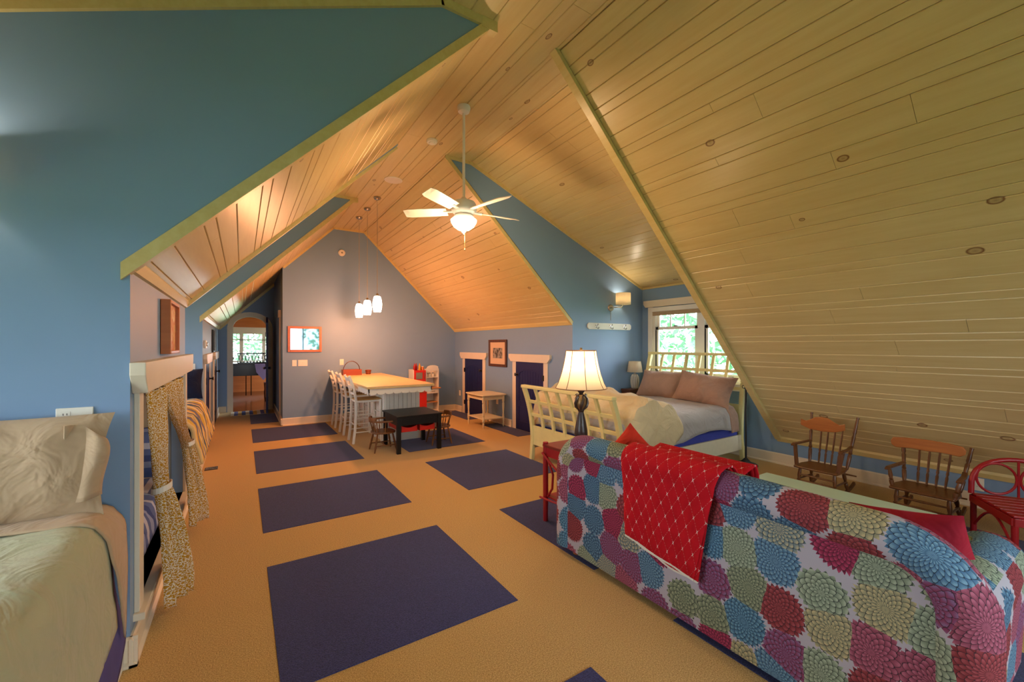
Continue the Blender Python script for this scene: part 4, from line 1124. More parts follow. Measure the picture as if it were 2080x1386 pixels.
# bar stools
def make_stool():
    t = empty('bar_stool', (0, 0, 0), 'x', 'bar stool', 'white ladder back stools along the island')
    for sy in (-1, 1):
        pts = [(-0.225, 0.165 * sy, 0.0), (-0.20, 0.165 * sy, 0.2), (-0.185, 0.165 * sy, 0.45), (-0.185, 0.165 * sy, 0.66), (-0.21, 0.165 * sy, 0.82), (-0.255, 0.165 * sy, 0.96), (-0.285, 0.165 * sy, 1.04)]
        MB().path(pts, 0.032, 0.036, (0, 1, 0)).build('rear_leg', M['white'], t, bevel=0.006, local=True)
        MB().turned((0.19, 0.19 * sy, 0), (0.175, 0.18 * sy, 0.66), [(0, 0.014), (0.1, 0.018), (0.5, 0.019), (0.9, 0.019), (1, 0.018)]).build('front_leg', M['white'], t, smooth=True, local=True)
        for z in (0.17, 0.38): MB().tube([(-0.19, 0.165 * sy, z), (0.185, 0.187 * sy, z)], 0.010, 8).build('stretcher', M['white'], t, smooth=True, local=True)
    for x, yy, z in ((0.187, 0.185, 0.22), (0.185, 0.185, 0.44), (-0.19, 0.165, 0.28)):
        MB().tube([(x, -yy, z), (x, yy, z)], 0.011, 8).build('stretcher', M['white'], t, smooth=True, local=True)
    MB().box(-0.19, 0.20, -0.19, 0.19, 0.625, 0.655).build('seat_frame', M['white'], t, bevel=0.006, local=True)
    MB().prism([(-0.18, -0.16), (0.195, -0.195), (0.195, 0.195), (-0.18, 0.16)], 'z', 0.655, 0.672).build('seat', M['rush'], t, bevel=0.008, local=True)
    for z, x, hh in ((0.76, -0.197, 0.035), (0.865, -0.226, 0.04), (0.985, -0.266, 0.055)):
        MB().path([(x, -0.16, z), (x - 0.014, -0.08, z), (x - 0.018, 0, z), (x - 0.014, 0.08, z), (x, 0.16, z)], hh, 0.014, (0, 0, 1)).build('back_slat', M['white'], t, bevel=0.003, local=True)
    MB().box(-0.24, -0.21, -0.012, 0.012, 0.80, 0.97).build('back_splat', M['white'], t, local=True)
    return t
st = make_stool()
for i, (y, lab) in enumerate(((6.79, 'white ladder back stool at the near corner of the island beside the child chair'), (7.52, 'white ladder back stool in the middle of the row of three'), (8.26, 'white ladder back stool beside the gable wall'))):
    o = st if i == 0 else copy_tree(st)
    o.location = (1.645, y, 0); WORG[o.name] = Vector(o.location); o['label'] = lab

# ------------------------------------------------------------------ child table and chairs
kt = empty('child_table', (2.115, 6.0, 0), 'low black child table with red fabric bins in front of the island', 'table')
TX_, TX2, TY_, TY2 = 1.78, 2.45, 5.65, 6.36
MB().box(TX_, TX2, TY_, TY2, 0.50, 0.522).build('table_top', M['black'], kt, bevel=0.004)
for x in (TX_ + 0.01, TX2 - 0.065):
    for y in (TY_ + 0.01, TY2 - 0.065): MB().box(x, x + 0.055, y, y + 0.055, 0, 0.5).build('leg', M['black'], kt, bevel=0.003)
for a in ((TX_ + 0.065, TX2 - 0.065, TY_ + 0.018, TY_ + 0.036), (TX_ + 0.065, TX2 - 0.065, TY2 - 0.036, TY2 - 0.018), (TX_ + 0.018, TX_ + 0.036, TY_ + 0.065, TY2 - 0.065), (TX2 - 0.036, TX2 - 0.018, TY_ + 0.065, TY2 - 0.065)):
    MB().box(*a, 0.385, 0.5).build('apron', M['black'], kt)
for x0 in (TX_ + 0.085, (TX_ + TX2) / 2 + 0.012):
    x1 = x0 + 0.23; y0, y1 = TY_ + 0.06, TY2 - 0.06
    def sag(a, b, n=8): return [(a + (b - a) * k / n, 0.375 - 0.03 * math.sin(math.pi * k / n)) for k in range(n + 1)]
    bn = MB()
    for yy in (y0, y1 - 0.004): bn.prism([(x0, 0.29)] + sag(x0, x1) + [(x1, 0.29)], 'y', yy, yy + 0.004)
    for xx in (x0, x1 - 0.004): bn.prism([(y0, 0.29)] + sag(y0, y1) + [(y1, 0.29)], 'x', xx, xx + 0.004)
    bn.box(x0, x1, y0, y1, 0.287, 0.291)
    tag(bn.build('fabric_bin', M['toyred'], kt), 'red fabric bin')
def make_captain():
    t = empty('child_chair', (0, 0, 0), 'x', 'chair', 'wooden child chairs at the black table')
    n = 24; prof = []
    for k in range(n):
        a = 2 * math.pi * k / n; prof.append((0.165 * math.copysign(abs(math.cos(a)) ** 0.75, math.cos(a)), 0.165 * math.copysign(abs(math.sin(a)) ** 0.75, math.sin(a))))
    MB().prism(prof, 'z', 0.255, 0.28).build('seat', M['kidwood'], t, bevel=0.008, local=True)
    LP = []
    for sx in (-1, 1):
        for sy in (-1, 1):
            a, b = (0.105 * sx, 0.105 * sy, 0.258), (0.155 * sx, 0.145 * sy, 0)
            MB().turned(b, a, [(0, 0.009), (0.15, 0.012), (0.3, 0.015), (0.45, 0.011), (0.5, 0.016), (0.7, 0.014), (1, 0.011)], 8).build('leg', M['kidwood'], t, smooth=True, local=True)
    for sy in (-1, 1): MB().tube([(-0.138, 0.131 * sy, 0.09), (0, 0.131 * sy, 0.09), (0.138, 0.131 * sy, 0.09)], [0.007, 0.010, 0.007], 8).build('stretcher', M['kidwood'], t, smooth=True, local=True)
    MB().tube([(0, -0.131, 0.09), (0, 0, 0.09), (0, 0.131, 0.09)], [0.006, 0.009, 0.006], 8).build('stretcher', M['kidwood'], t, smooth=True, local=True)
    arc = [(-0.015 - 0.165 * math.sin(math.pi * k / 12) + 0.10 * (abs(k - 6) / 6) ** 4, -0.18 * math.cos(math.pi * k / 12), 0.43) for k in range(13)]
    MB().path(arc, 0.022, 0.032, (0, 0, 1)).build('arm_bow', M['kidwood'], t, bevel=0.005, local=True)
    MB().path([(p[0] - 0.004, p[1], 0.462) for p in arc[3:10]], 0.045, 0.026, (0, 0, 1)).build('crest', M['kidwood'], t, bevel=0.007, local=True)
    for k in (1, 3, 4, 6, 8, 9, 11):
        p = arc[k]; q = (p[0] * 0.78, p[1] * 0.82, 0.278)
        MB().turned(q, (p[0], p[1], 0.422), [(0, 0.007), (0.3, 0.010), (0.5, 0.006), (1, 0.006)], 8).build('spindle', M['kidwood'], t, smooth=True, local=True)
    return t
cc = make_captain()
cc.location = (1.70, 6.03, 0); cc['label'] = 'small brown wooden chair at the black table end near the stools'; WORG[cc.name] = Vector(cc.location)
c2_ = copy_tree(cc); c2_.location = (2.545, 6.0, 0); c2_.rotation_euler = (0, 0, math.radians(176)); c2_['label'] = 'small brown wooden chair at the black table end facing the stools'

# ------------------------------------------------------------------ play kitchen
KX0, KX1, KY0, KY1 = 3.04, 3.62, 8.52, 8.83
pk = empty('play_kitchen', (3.33, 8.68, 0), 'white and red toy kitchen in the corner by the gable wall', 'toy kitchen')
kb = MB()
for x in (KX0, KX1 - 0.02): kb.box(x, x + 0.02, KY0 + 0.02, KY1, 0, 0.98)
kb.box(KX0 + 0.02, KX1 - 0.02, KY1 - 0.012, KY1, 0.08, 0.98)
kb.box(3.32, 3.335, KY0 + 0.02, KY1 - 0.012, 0.585, 0.98)
kb.build('carcass', M['white'], pk)
hp = [(3.335, 0.95), (3.60, 0.95), (3.62, 0.98), (3.60, 1.02)] + [(3.48 + 0.13 * math.cos(math.pi * k / 8), 1.02 + 0.05 * math.sin(math.pi * k / 8)) for k in range(9)] + [(3.335, 1.0)]
MB().prism(hp, 'y', KY0 + 0.02, KY0 + 0.035).build('arched_header', M['white'], pk)
MB().box(KX0 - 0.01, KX1 + 0.03, KY0 - 0.03, KY1 - 0.012, 0.565, 0.585).build('worktop', M['kitwood'], pk, bevel=0.003)
for z in (0.08, 0.80): MB().box(3.335, KX1 - 0.02, KY0 + 0.03, KY1 - 0.012, z, z + 0.012).build('shelf', M['white'], pk)
mw = MB().box(KX0 + 0.02, 3.32, KY0 + 0.01, KY1 - 0.012, 0.73, 0.965).build('microwave', M['toyred'], pk, bevel=0.006)
MB().box(KX0 + 0.06, 3.24, KY0 + 0.002, KY0 + 0.012, 0.78, 0.92).build('microwave_window', M['toygrey'], mw, bevel=0.003)
MB().tube([(3.285, KY0 - 0.012, 0.78), (3.285, KY0 - 0.012, 0.92)], 0.006, 8).build('microwave_handle', M['nickel'], mw, smooth=True)
dr = MB().box(KX0 + 0.3, KX1 - 0.022, KY0 + 0.0, KY0 + 0.02, 0.46, 0.56).build('drawer', M['white'], pk, bevel=0.003)
MB().tube([(3.44, KY0 - 0.012, 0.51), (3.48, KY0 - 0.02, 0.51), (3.52, KY0 - 0.012, 0.51)], 0.006, 8).build('drawer_pull', M['nickel'], dr, smooth=True)
od = MB().box(KX0 + 0.022, KX0 + 0.295, KY0, KY0 + 0.02, 0.09, 0.56).build('oven_door', M['toyred'], pk, bevel=0.004)
MB().tube([(KX0 + 0.06, KY0 - 0.015, 0.5), (KX0 + 0.26, KY0 - 0.015, 0.5)], 0.007, 8).build('oven_handle', M['nickel'], od, smooth=True)
MB().box(KX0 + 0.3, KX1 - 0.022, KY0 + 0.03, KY1 - 0.012, 0.26, 0.272).build('shelf', M['kitwood'], pk)
def bottle(name, x, y, z, h, r, mat, label, grp):
    e = empty(name, (x, y, z), label, 'toy bottle', grp)
    MB().lathe([(r * 0.9, 0), (r, 0.006), (r, h * 0.6), (r * 0.45, h * 0.78), (r * 0.4, h * 0.85)], (x, y, z), 14).build('body', M[mat], e, smooth=True)
    MB().lathe([(r * 0.5, h * 0.83), (r * 0.45, h * 0.9), (r * 0.12, h)], (x, y, z), 12).build('cap', M[mat], e, smooth=True)
for x, y, m_, lab in ((3.09, 8.60, 'ketchup', 'red toy sauce bottle at the outer edge of the toy microwave'), (3.15, 8.66, 'ketchup', 'red toy sauce bottle beside the yellow toy bottle'), (3.205, 8.60, 'mustard', 'yellow toy sauce bottle on the toy microwave')):
    bottle('sauce_bottle', x, y, 0.966, 0.15, 0.026, m_, lab, 'toy bottles on the toy kitchen')
bj = empty('toy_jar', (3.275, 8.62, 0.966), 'orange toy jar on the toy microwave', 'toy jar')
MB().lathe([(0.03, 0), (0.034, 0.01), (0.034, 0.06), (0.026, 0.07)], (3.275, 8.62, 0.966), 14).build('body', M['peach'], bj, smooth=True); MB().lathe([(0.028, 0.07), (0.028, 0.085)], (3.275, 8.62, 0.966), 14).build('lid', M['white'], bj, smooth=True)
for x, kl in ((3.38, 'beside the toy microwave'), (3.45, 'between two others'), (3.53, 'by the outer side panel')):
    j = empty('toy_canister', (x, 8.66, 0.812), 'small white toy canister on the toy kitchen shelf ' + kl, 'toy jar', 'white canisters on the toy kitchen shelf')
    MB().lathe([(0.026, 0), (0.026, 0.07)], (x, 8.66, 0.813), 12).build('body', M['plate'], j, smooth=True); MB().lathe([(0.028, 0.07), (0.028, 0.082), (0.008, 0.09)], (x, 8.66, 0.813), 12).build('lid', M['nickel'], j, smooth=True)

# ------------------------------------------------------------------ cream side table
ct = empty('side_table', (3.85, 6.86, 0), 'cream side table with turned legs and lower shelf by the navy doors', 'table')
tp = [(3.60, 6.52), (3.72, 6.505), (3.98, 6.505), (4.10, 6.52), (4.115, 6.7), (4.115, 7.02), (4.10, 7.20), (3.98, 7.215), (3.72, 7.215), (3.60, 7.20), (3.575, 7.05), (3.575, 6.67)]
MB().prism(tp, 'z', 0.585, 0.605).build('table_top', M['cream'], ct, bevel=0.006)
ap_ = MB(); ap_.box(3.63, 4.07, 6.555, 6.57, 0.51, 0.585); ap_.box(3.63, 4.07, 7.15, 7.165, 0.51, 0.585); ap_.box(3.625, 3.64, 6.57, 7.15, 0.51, 0.585); ap_.box(4.06, 4.075, 6.57, 7.15, 0.51, 0.585)
ap_.build('apron', M['cream'], ct)
LT = [(0, 0.008), (0.05, 0.012), (0.14, 0.018), (0.17, 0.012), (0.19, 0.02), (0.22, 0.022), (0.34, 0.022), (0.36, 0.014), (0.38, 0.02), (0.42, 0.013), (0.6, 0.02), (0.74, 0.023), (0.77, 0.014), (0.8, 0.023), (0.84, 0.024), (1, 0.024)]
for x in (3.64, 4.06):
    for y in (6.57, 7.15): MB().turned((x, y, 0), (x, y, 0.585), LT, 10).build('leg', M['cream'], ct, smooth=True)
MB().box(3.63, 4.07, 6.56, 7.16, 0.155, 0.172).build('shelf', M['cream'], ct, bevel=0.004)
# ------------------------------------------------------------------ yellow sleigh bed
QY0, QY1 = 2.94, 4.48
FXb = lambda z: 3.23 - 0.15 * max(0.0, (z - 0.25) / 0.72) ** 2 - 0.02 * max(0.0, (0.25 - z) / 0.25)
HXb = lambda z: 5.44 + 0.15 * max(0.0, (z - 0.35) / 1.02) ** 2 + 0.05 * max(0.0, (0.3 - z) / 0.3)
sb = empty('sleigh_bed', (4.3, 3.71, 0), 'pale yellow sleigh bed with lattice headboard and footboard under the window', 'bed')
def lattice(fx_, zt, zp, rows, ncol, nm, t=0.04):
    zs = [i * zt / 14 for i in range(15)]
    for y in (QY0, QY1): MB().path([(fx_(z), y, z) for z in zs], 0.055, 0.05, (0, 1, 0)).build(nm + '_post', M['yellow'], sb, bevel=0.006)
    MB().box(fx_(zt) - 0.035, fx_(zt) + 0.035, QY0 - 0.03, QY1 + 0.03, zt - 0.005, zt + 0.035).build(nm + '_top_rail', M['yellow'], sb, bevel=0.008)
    a, b = QY0 + 0.027, QY1 - 0.027
    seg = [(fx_(zp[0] + (zp[1] - zp[0]) * k / 4), zp[0] + (zp[1] - zp[0]) * k / 4) for k in range(5)]
    pm = MB(); out = [(x - 0.012, z) for x, z in seg] + [(x + 0.012, z) for x, z in seg[::-1]]
    pm.prism(out, 'y', a, b).build(nm + '_panel', M['yellow'], sb)
    for z in rows:
        d = 0.001; sl = (fx_(z + 0.02) - fx_(z - 0.02)) / 0.04
        MB().path([(fx_(z), a, z), (fx_(z), b, z)], 0.038, 0.022, (sl, 0, 1)).build(nm + '_cross_bar', M['yellow'], sb)
    for i in range(1, ncol):
        y = a + (b - a) * i / ncol
        zz = [zp[1] + (zt - zp[1]) * k / 8 for k in range(9)]
        MB().path([(fx_(z), y, z) for z in zz], 0.04, 0.03, (0, 1, 0)).build(nm + '_upright', M['yellow'], sb, bevel=0.003)
lattice(FXb, 0.955, (0.20, 0.42), (0.43, 0.60, 0.775), 7, 'footboard')
lattice(HXb, 1.36, (0.30, 0.70), (0.71, 0.93, 1.15), 7, 'headboard')
for y in (QY0 - 0.005, QY1 + 0.005): MB().box(FXb(0.25) + 0.02, HXb(0.25) - 0.02, y - 0.015, y + 0.015, 0.15, 0.345).build('side_rail', M['mint'] if False else M['cream'], sb, bevel=0.004)
MB().box(3.27, 5.41, QY0 + 0.015, QY1 - 0.015, 0.22, 0.44).build('box_spring', M['mattblue'], sb, bevel=0.03, bseg=3)
MB().box(3.27, 5.41, QY0 + 0.02, QY1 - 0.02, 0.44, 0.69).build('mattress', M['greysheet'], sb, bevel=0.06, bseg=3)
drape('grey_blanket', M['greysheet'], [(4.49, 0.45), (4.475, 0.62), (4.43, 0.70), (4.3, 0.725), (3.7, 0.735), (3.08, 0.72), (2.985, 0.69), (2.935, 0.62), (2.918, 0.5), (2.905, 0.40)], 3.45, 5.28, 46, 'pale grey blanket pulled smooth over the yellow bed', 'blanket', 0.01, 3, 2.5, 0.012, axis='x', edge=lambda t: 1.0 + 0.02 * math.sin(7 * t) - 0.02 * t)
drape('taupe_sheet', M['taupe'], [(4.495, 0.5), (4.47, 0.66), (4.42, 0.715), (3.7, 0.745), (3.08, 0.735), (2.975, 0.70), (2.925, 0.62), (2.905, 0.45), (2.90, 0.40)], 5.16, 5.33, 8, 'taupe top sheet folded over the grey blanket at the pillows', 'sheet', 0.01, 6, 4.5, 0.01, axis='x')
# duvet bunched at the foot
def duvet():
    rows = []
    for i in range(47):
        t = i / 46; x = 3.275 + 0.80 * t; row = []
        puff = 0.20 * math.sin(math.pi * min(1, max(0, 0.12 + 0.88 * t))) ** 0.7
        wy = 0.5 - 0.55 * (t - 0.25) if t > 0.6 else 0.5
        for j in range(60):
            s_ = j / 59
            lo = max(0.0, 1 - t / 0.16) ** 1.5; top = 0.755 + puff * 0.95 - 0.36 * lo
            # from the far side across the top and down the near side
            if s_ < 0.12: y, z = 4.56 - 0.04 * s_, 0.42 + (top - 0.42) * s_ / 0.12
            elif s_ < 0.70: f = (s_ - 0.12) / 0.58; y, z = 4.555 - 1.60 * f, top * (1 - 0.0) + 0.05 * math.sin(math.pi * f) - 0.04
            else: f = (s_ - 0.70) / 0.30; y, z = 2.955 - 0.10 * math.sin(math.pi * (0.1 + 0.75 * f)) - 0.01, top - 0.04 - (top - 0.36 - 0.12 * t) * f
            w_ = wob((x * 1.3, y, z), 0.06, 3.8, 1.7) + wob((x, y * 0.6, z), 0.045, 8, 5.1)
            e_ = 1 if 0.02 < t < 0.98 else 0.3
            row.append((x + w_ * 0.5 * e_, y + w_ * 0.4, z + w_ * e_))
        rows.append(row)
    o = MB().surf(rows).build('cream_duvet', M['duvet'], smooth=True, solid=0.03)
    for p in o.data.polygons: p.use_smooth = True
    return tag(o, 'rumpled cream duvet bunched at the foot of the yellow bed', 'duvet')
duvet()
pillow('taupe_pillow', M['taupe'], 0.74, 0.44, 0.25, (5.30, 4.08, 0.915), (math.radians(-28), 0, math.radians(-90)), 'taupe pillow on the bedside lamp side of the yellow bed', 'pillow', 'pillows on the yellow bed', 0.03, 2.0, 22)
pillow('taupe_pillow', M['taupe'], 0.78, 0.44, 0.25, (5.24, 3.33, 0.92), (math.radians(-30), math.radians(5), math.radians(-84)), 'taupe pillow on the floor lamp side of the yellow bed', 'pillow', 'pillows on the yellow bed', 0.035, 9.0, 22)

# nightstand and small lamp in the corner behind the bed
ns = empty('nightstand', (5.36, 4.63, 0), 'narrow dark nightstand between the yellow bed and the sconce wall', 'nightstand')
MB().box(5.16, 5.56, 4.54, 4.725, 0.77, 0.80).build('top', M['walnut'], ns, bevel=0.004)
for x in (5.17, 5.52):
    for y in (4.545, 4.69): MB().box(x, x + 0.03, y, y + 0.03, 0, 0.77).build('leg', M['walnut'], ns)
MB().box(5.18, 5.54, 4.55, 4.715, 0.62, 0.77).build('drawer_box', M['walnut'], ns)
bl_ = empty('bedside_lamp', (5.38, 4.628, 0.80), 'small unlit lamp with ribbed grey base and white shade on the nightstand', 'lamp')
bp = MB()
prof = [(0.045, 0), (0.05, 0.01), (0.06, 0.06), (0.066, 0.12), (0.06, 0.18), (0.04, 0.225), (0.016, 0.24), (0.012, 0.28)]
bp.lathe(prof, (5.38, 4.628, 0.80), 20); bp.build('base', paint('ribbed_ceramic', '#9a9a92', 0.45, 0.1, 60, 0.2), bl_, smooth=True)
for k in range(12):
    a = 2 * math.pi * k / 12
    MB().tube([(5.38 + (r + 0.001) * math.cos(a), 4.628 + (r + 0.001) * math.sin(a), 0.80 + z) for r, z in prof[1:6]], 0.004, 5).build('rib', M['plate'], bl_)
MB().lathe([(0.122, 0.265), (0.095, 0.44)], (5.38, 4.628, 0.80), 24, cap=False).build('shade', M['shadewhite'], bl_, smooth=True, solid=0.003)

# sconce and hook rack
sconce('wall_sconce', 4.96, YS, 2.10, 'lit nickel wall sconce with white drum shade above the hook rack', 9)
rk = empty('hook_rack', (4.93, YS, 1.80), 'white board with three metal hooks below the lit sconce', 'hook rack')
MB().prism([(4.45, 1.775), (4.48, 1.75), (5.39, 1.75), (5.42, 1.775), (5.42, 1.825), (5.39, 1.85), (4.48, 1.85), (4.45, 1.825)], 'y', YS - 0.02, YS).build('board', M['white'], rk, bevel=0.003)
for x in (4.63, 4.94, 5.25):
    hk = MB(); hk.tube([(x, YS - 0.02, 1.80), (x, YS - 0.026, 1.80)], [0.026, 0.022], 14)
    hk.tube([(x, YS - 0.025, 1.80), (x, YS - 0.05, 1.815), (x, YS - 0.06, 1.835)], [0.006, 0.006, 0.009], 8)
    hk.tube([(x, YS - 0.025, 1.795), (x, YS - 0.04, 1.765), (x, YS - 0.065, 1.76), (x, YS - 0.075, 1.78)], [0.006, 0.006, 0.006, 0.008], 8)
    hk.build('hook', M['nickel'], rk, smooth=True)

# floor lamp by the headboard
flp = empty('floor_lamp', (5.30, 2.80, 0), 'black iron floor lamp with scrolls and a brown shade beside the headboard', 'floor lamp')
lx, ly = 5.30, 2.80
MB().lathe([(0.135, 0), (0.135, 0.012), (0.12, 0.025), (0.06, 0.042), (0.035, 0.07), (0.018, 0.09)], (lx, ly, 0), 24).build('base', M['iron'], flp, smooth=True)
MB().tube([(lx, ly, 0.08), (lx, ly, 0.95), (lx, ly, 0.955), (lx, ly, 0.97), (lx, ly, 0.98), (lx, ly, 1.10)], [0.012, 0.012, 0.019, 0.019, 0.012, 0.012], 10).build('pole', M['iron'], flp, smooth=True)
sd = Vector((-0.84, 0.54, 0))
for z0, r in ((0.985, 0.028), (1.045, 0.026)):
    pts = []
    for k in range(18):
        a = k * 0.42; q = r * (1 - k / 24)
        pts.append(Vector((lx, ly, z0)) + sd * (0.03 + q * math.cos(a + 2.5) * 0.9) + Vector((0, 0, q * math.sin(a + 2.5))))
    MB().tube(pts, 0.0045, 6).build('scroll', M['iron'], flp, smooth=True)
MB().tube([Vector((lx, ly, 1.09)), Vector((lx, ly, 1.16)) + sd * 0.03, Vector((lx, ly, 1.24)) + sd * 0.02, Vector((lx, ly, 1.34)) - sd * 0.02 + Vector((0.02, 0, 0))], 0.009, 8).build('neck', M['iron'], flp, smooth=True)
MB().lathe([(0.115, 1.245), (0.05, 1.40)], (lx + 0.035, ly + 0.03, 0), 20, cap=False).build('shade', M['shadebrown'], flp, smooth=True, solid=0.003)

# ------------------------------------------------------------------ sofa
SX = 1.935; SY0, SY1 = 0.30, 2.40
sofa = empty('sofa', (2.42, 1.35, 0), 'sofa in multicoloured floral upholstery with rolled back', 'sofa')
# outer back panel with rounded upper corners
cr = 0.17; a0, a1, zt_ = SY0 + 0.085, SY1 - 0.085, 0.775
pan = [(a0, 0.045), (a1, 0.045)] + arcpts(a1 - cr, zt_ - cr, cr, 0, 90, 8) + arcpts(a0 + cr, zt_ - cr, cr, 90, 180, 8)
bpn = MB().prism(pan, 'x', SX + 0.024, SX + 0.16); bpn.build('back_panel', M['floral'], sofa, uv=True)
# rolled border following the top and both ends
rp = [(SX + 0.085, SY1 - 0.045, 0.05), (SX + 0.085, SY1 - 0.045, 0.30), (SX + 0.085, SY1 - 0.045, 0.60)]
R2 = 0.20
rp += [(SX + 0.085, y, z) for y, z in arcpts(SY1 - 0.045 - R2, 0.785 - R2, R2, 0, 90, 8)]
n_ = 16
rp += [(SX + 0.085, SY1 - 0.045 - R2 - (SY1 - SY0 - 0.09 - 2 * R2) * k / n_, 0.785 + 0.006 * math.sin(math.pi * k / n_)) for k in range(1, n_)]
rp += [(SX + 0.085, y, z) for y, z in arcpts(SY0 + 0.045 + R2, 0.785 - R2, R2, 90, 180, 8)]
rp += [(SX + 0.085, SY0 + 0.045, 0.5), (SX + 0.085, SY0 + 0.045, 0.30), (SX + 0.085, SY0 + 0.045, 0.05)]
MB().tube(rp, 0.087, 20, uv=True).build('back_roll', M['floral'], sofa, smooth=True)
pip = [(SX + 0.022, y, z) for y, z in [(a0, 0.05)] + arcpts(a0 + cr, zt_ - cr, cr, 180, 90, 8) + arcpts(a1 - cr, zt_ - cr, cr, 90, 0, 8) + [(a1, 0.05)]]
MB().tube(pip, 0.006, 6, uv=True).build('piping', M['floral'], sofa, smooth=True)
MB().box(SX + 0.06, 2.86, SY0 + 0.05, SY1 - 0.05, 0.085, 0.30).build('base', M['floral'], sofa, bevel=0.02, uv=True)
for y0, y1 in ((SY0 + 0.23, (SY0 + SY1) / 2 - 0.004), ((SY0 + SY1) / 2 + 0.004, SY1 - 0.23)):
    MB().box(SX + 0.17, 2.90, y0, y1, 0.30, 0.46).build('seat_cushion', M['floral'], sofa, bevel=0.045, bseg=4, uv=True)
    bc = MB().box(SX + 0.155, SX + 0.33, y0, y1, 0.44, 0.80).build('back_cushion', M['floral'], sofa, bevel=0.06, bseg=4, uv=True)
for y0, s_ in ((SY0, 1), (SY1, -1)):
    # arm: padded block with a rolled top running forward
    yc = y0 + s_ * 0.11
    ap2 = [(yc - 0.085, 0.09), (yc + 0.085, 0.09)] + [(yc + 0.115 * math.cos(math.radians(t)), 0.54 + 0.115 * math.sin(math.radians(t))) for t in range(-20, 201, 20)]
    MB().prism(ap2, 'x', SX + 0.10, 2.88).build('arm', M['floral'], sofa, bevel=0.03, bseg=3, uv=True, smooth=True)
for x in (SX + 0.09, 2.78):
    for y in (SY0 + 0.13, SY1 - 0.13): MB().lathe([(0.026, 0), (0.034, 0.03), (0.038, 0.085)], (x, y, 0), 14).build('foot', M['orangewood'], sofa, smooth=True)

# red quilt thrown over the sofa back
def throw_():
    e = empty('red_throw', (SX, 1.45, 0.33), 'red quilted throw with white stitching over the sofa back', 'throw')
    prof = [(SX - 0.012, 0.30), (SX - 0.014, 0.5), (SX - 0.012, 0.68)] + [(SX + 0.085 + 0.103 * math.cos(math.radians(t)), 0.79 + 0.103 * math.sin(math.radians(t))) for t in range(165, 14, -15)] + [(SX + 0.345, 0.86), (SX + 0.37, 0.80), (SX + 0.375, 0.66)]
    prof = [p for p in prof if True]
    def sheet(ya0, ya1, yb0, yb1, off, zlo, name, seed):
        L = [0]
        for p, q in zip(prof, prof[1:]): L.append(L[-1] + math.hypot(q[0] - p[0], q[1] - p[1]))
        def at(d):
            for k in range(len(L) - 1):
                if d <= L[k + 1] + 1e-9:
                    f = (d - L[k]) / (L[k + 1] - L[k]); return [prof[k][i] + (prof[k + 1][i] - prof[k][i]) * f for i in (0, 1)]
            return list(prof[-1])
        rows = []
        for i in range(41):
            row = []
            for j in range(27):
                s_ = j / 26; f = i / 40
                lo = zlo(s_); d = lo + (L[-1] - lo) * f
                x, z = at(d); g_ = min(1, d / 0.55)
                y0_ = ya0 + (yb0 - ya0) * g_; y1_ = ya1 + (yb1 - ya1) * g_
                y = y0_ + (y1_ - y0_) * s_
                w_ = 0.012 * math.sin(s_ * 7 + seed) * (1 - g_) + wob((y, z, x), 0.008, 6, seed)
                row.append((x - off - abs(w_) if d < 0.6 else x, y, z + (off if d > 0.5 else 0) + w_ * 0.2))
            rows.append(row)
        o = MB().surf(rows).build(name, M['quilt'], e, smooth=True, solid=0.010)
        for p in o.data.polygons: p.use_smooth = True
        b_ = [Vector(p) for p in rows[0]]
        hm = MB().tube([p + Vector((-0.001, 0, 0)) for p in b_], 0.0075, 6); hm.build('hem_binding', M['white'], o, smooth=True)
        return o
    sheet(1.27, 1.70, 1.15, 1.745, 0.010, lambda s_: 0.02 + 0.06 * s_, 'outer_layer', 1.0)
    sheet(1.25, 1.665, 1.17, 1.735, 0.0, lambda s_: -0.0 + 0.06 * s_ * s_ + 0.015, 'inner_layer', 2.2)
throw_()
pillow('red_cushion', M['redcush'], 0.38, 0.38, 0.15, (2.44, 0.565, 0.625), (math.radians(20), math.radians(-10), math.radians(-92)), 'dusky red cushion leaning in the sofa corner beside the arm', 'cushion', 'cushions on the sofa', 0.015, 4.0, 20)
pillow('red_cushion', M['orangecush'], 0.44, 0.44, 0.15, (2.36, 2.02, 0.66), (math.radians(-20), math.radians(42), math.radians(84)), 'coral red cushion standing on its corner behind the sofa back', 'cushion', 'cushions on the sofa', 0.015, 6.0, 20)

# ------------------------------------------------------------------ red end table and lit lamp
rt = empty('end_table', (2.42, 2.66, 0), 'red twig end table beside the sofa carrying the lit lamp', 'table')
RX0, RX1, RY0, RY1 = 2.16, 2.66, 2.46, 2.86
MB().box(RX0, RX1, RY0, RY1, 0.635, 0.66).build('table_top', paint('red_brown_top', '#7d2a22', 0.3, 0.1, 8, 0.03, 0.5), rt, bevel=0.006)
for x in (RX0 + 0.02, RX1 - 0.02):
    for y in (RY0 + 0.02, RY1 - 0.02): MB().tube([(x, y, 0), (x, y, 0.3), (x, y, 0.675)], [0.021, 0.023, 0.022], 10).build('leg', M['red'], rt, smooth=True)
MB().box(RX0 + 0.02, RX1 - 0.02, RY0 + 0.02, RY1 - 0.02, 0.21, 0.225).build('shelf', M['red'], rt)
for y in (RY0 + 0.02, RY1 - 0.02): MB().box(RX0 + 0.04, RX1 - 0.04, y - 0.01, y + 0.01, 0.56, 0.635).build('apron', M['red'], rt)
for x in (RX0 + 0.02, RX1 - 0.02): MB().box(x - 0.01, x + 0.01, RY0 + 0.04, RY1 - 0.04, 0.56, 0.635).build('apron', M['red'], rt)
MB().tube([(RX0 - 0.01, RY1 - 0.01, 0.585), (RX0 - 0.005, RY1 - 0.2, 0.48), (RX0 - 0.0, RY0 + 0.03, 0.40)], 0.009, 8).build('twig_brace', M['red'], rt, smooth=True)
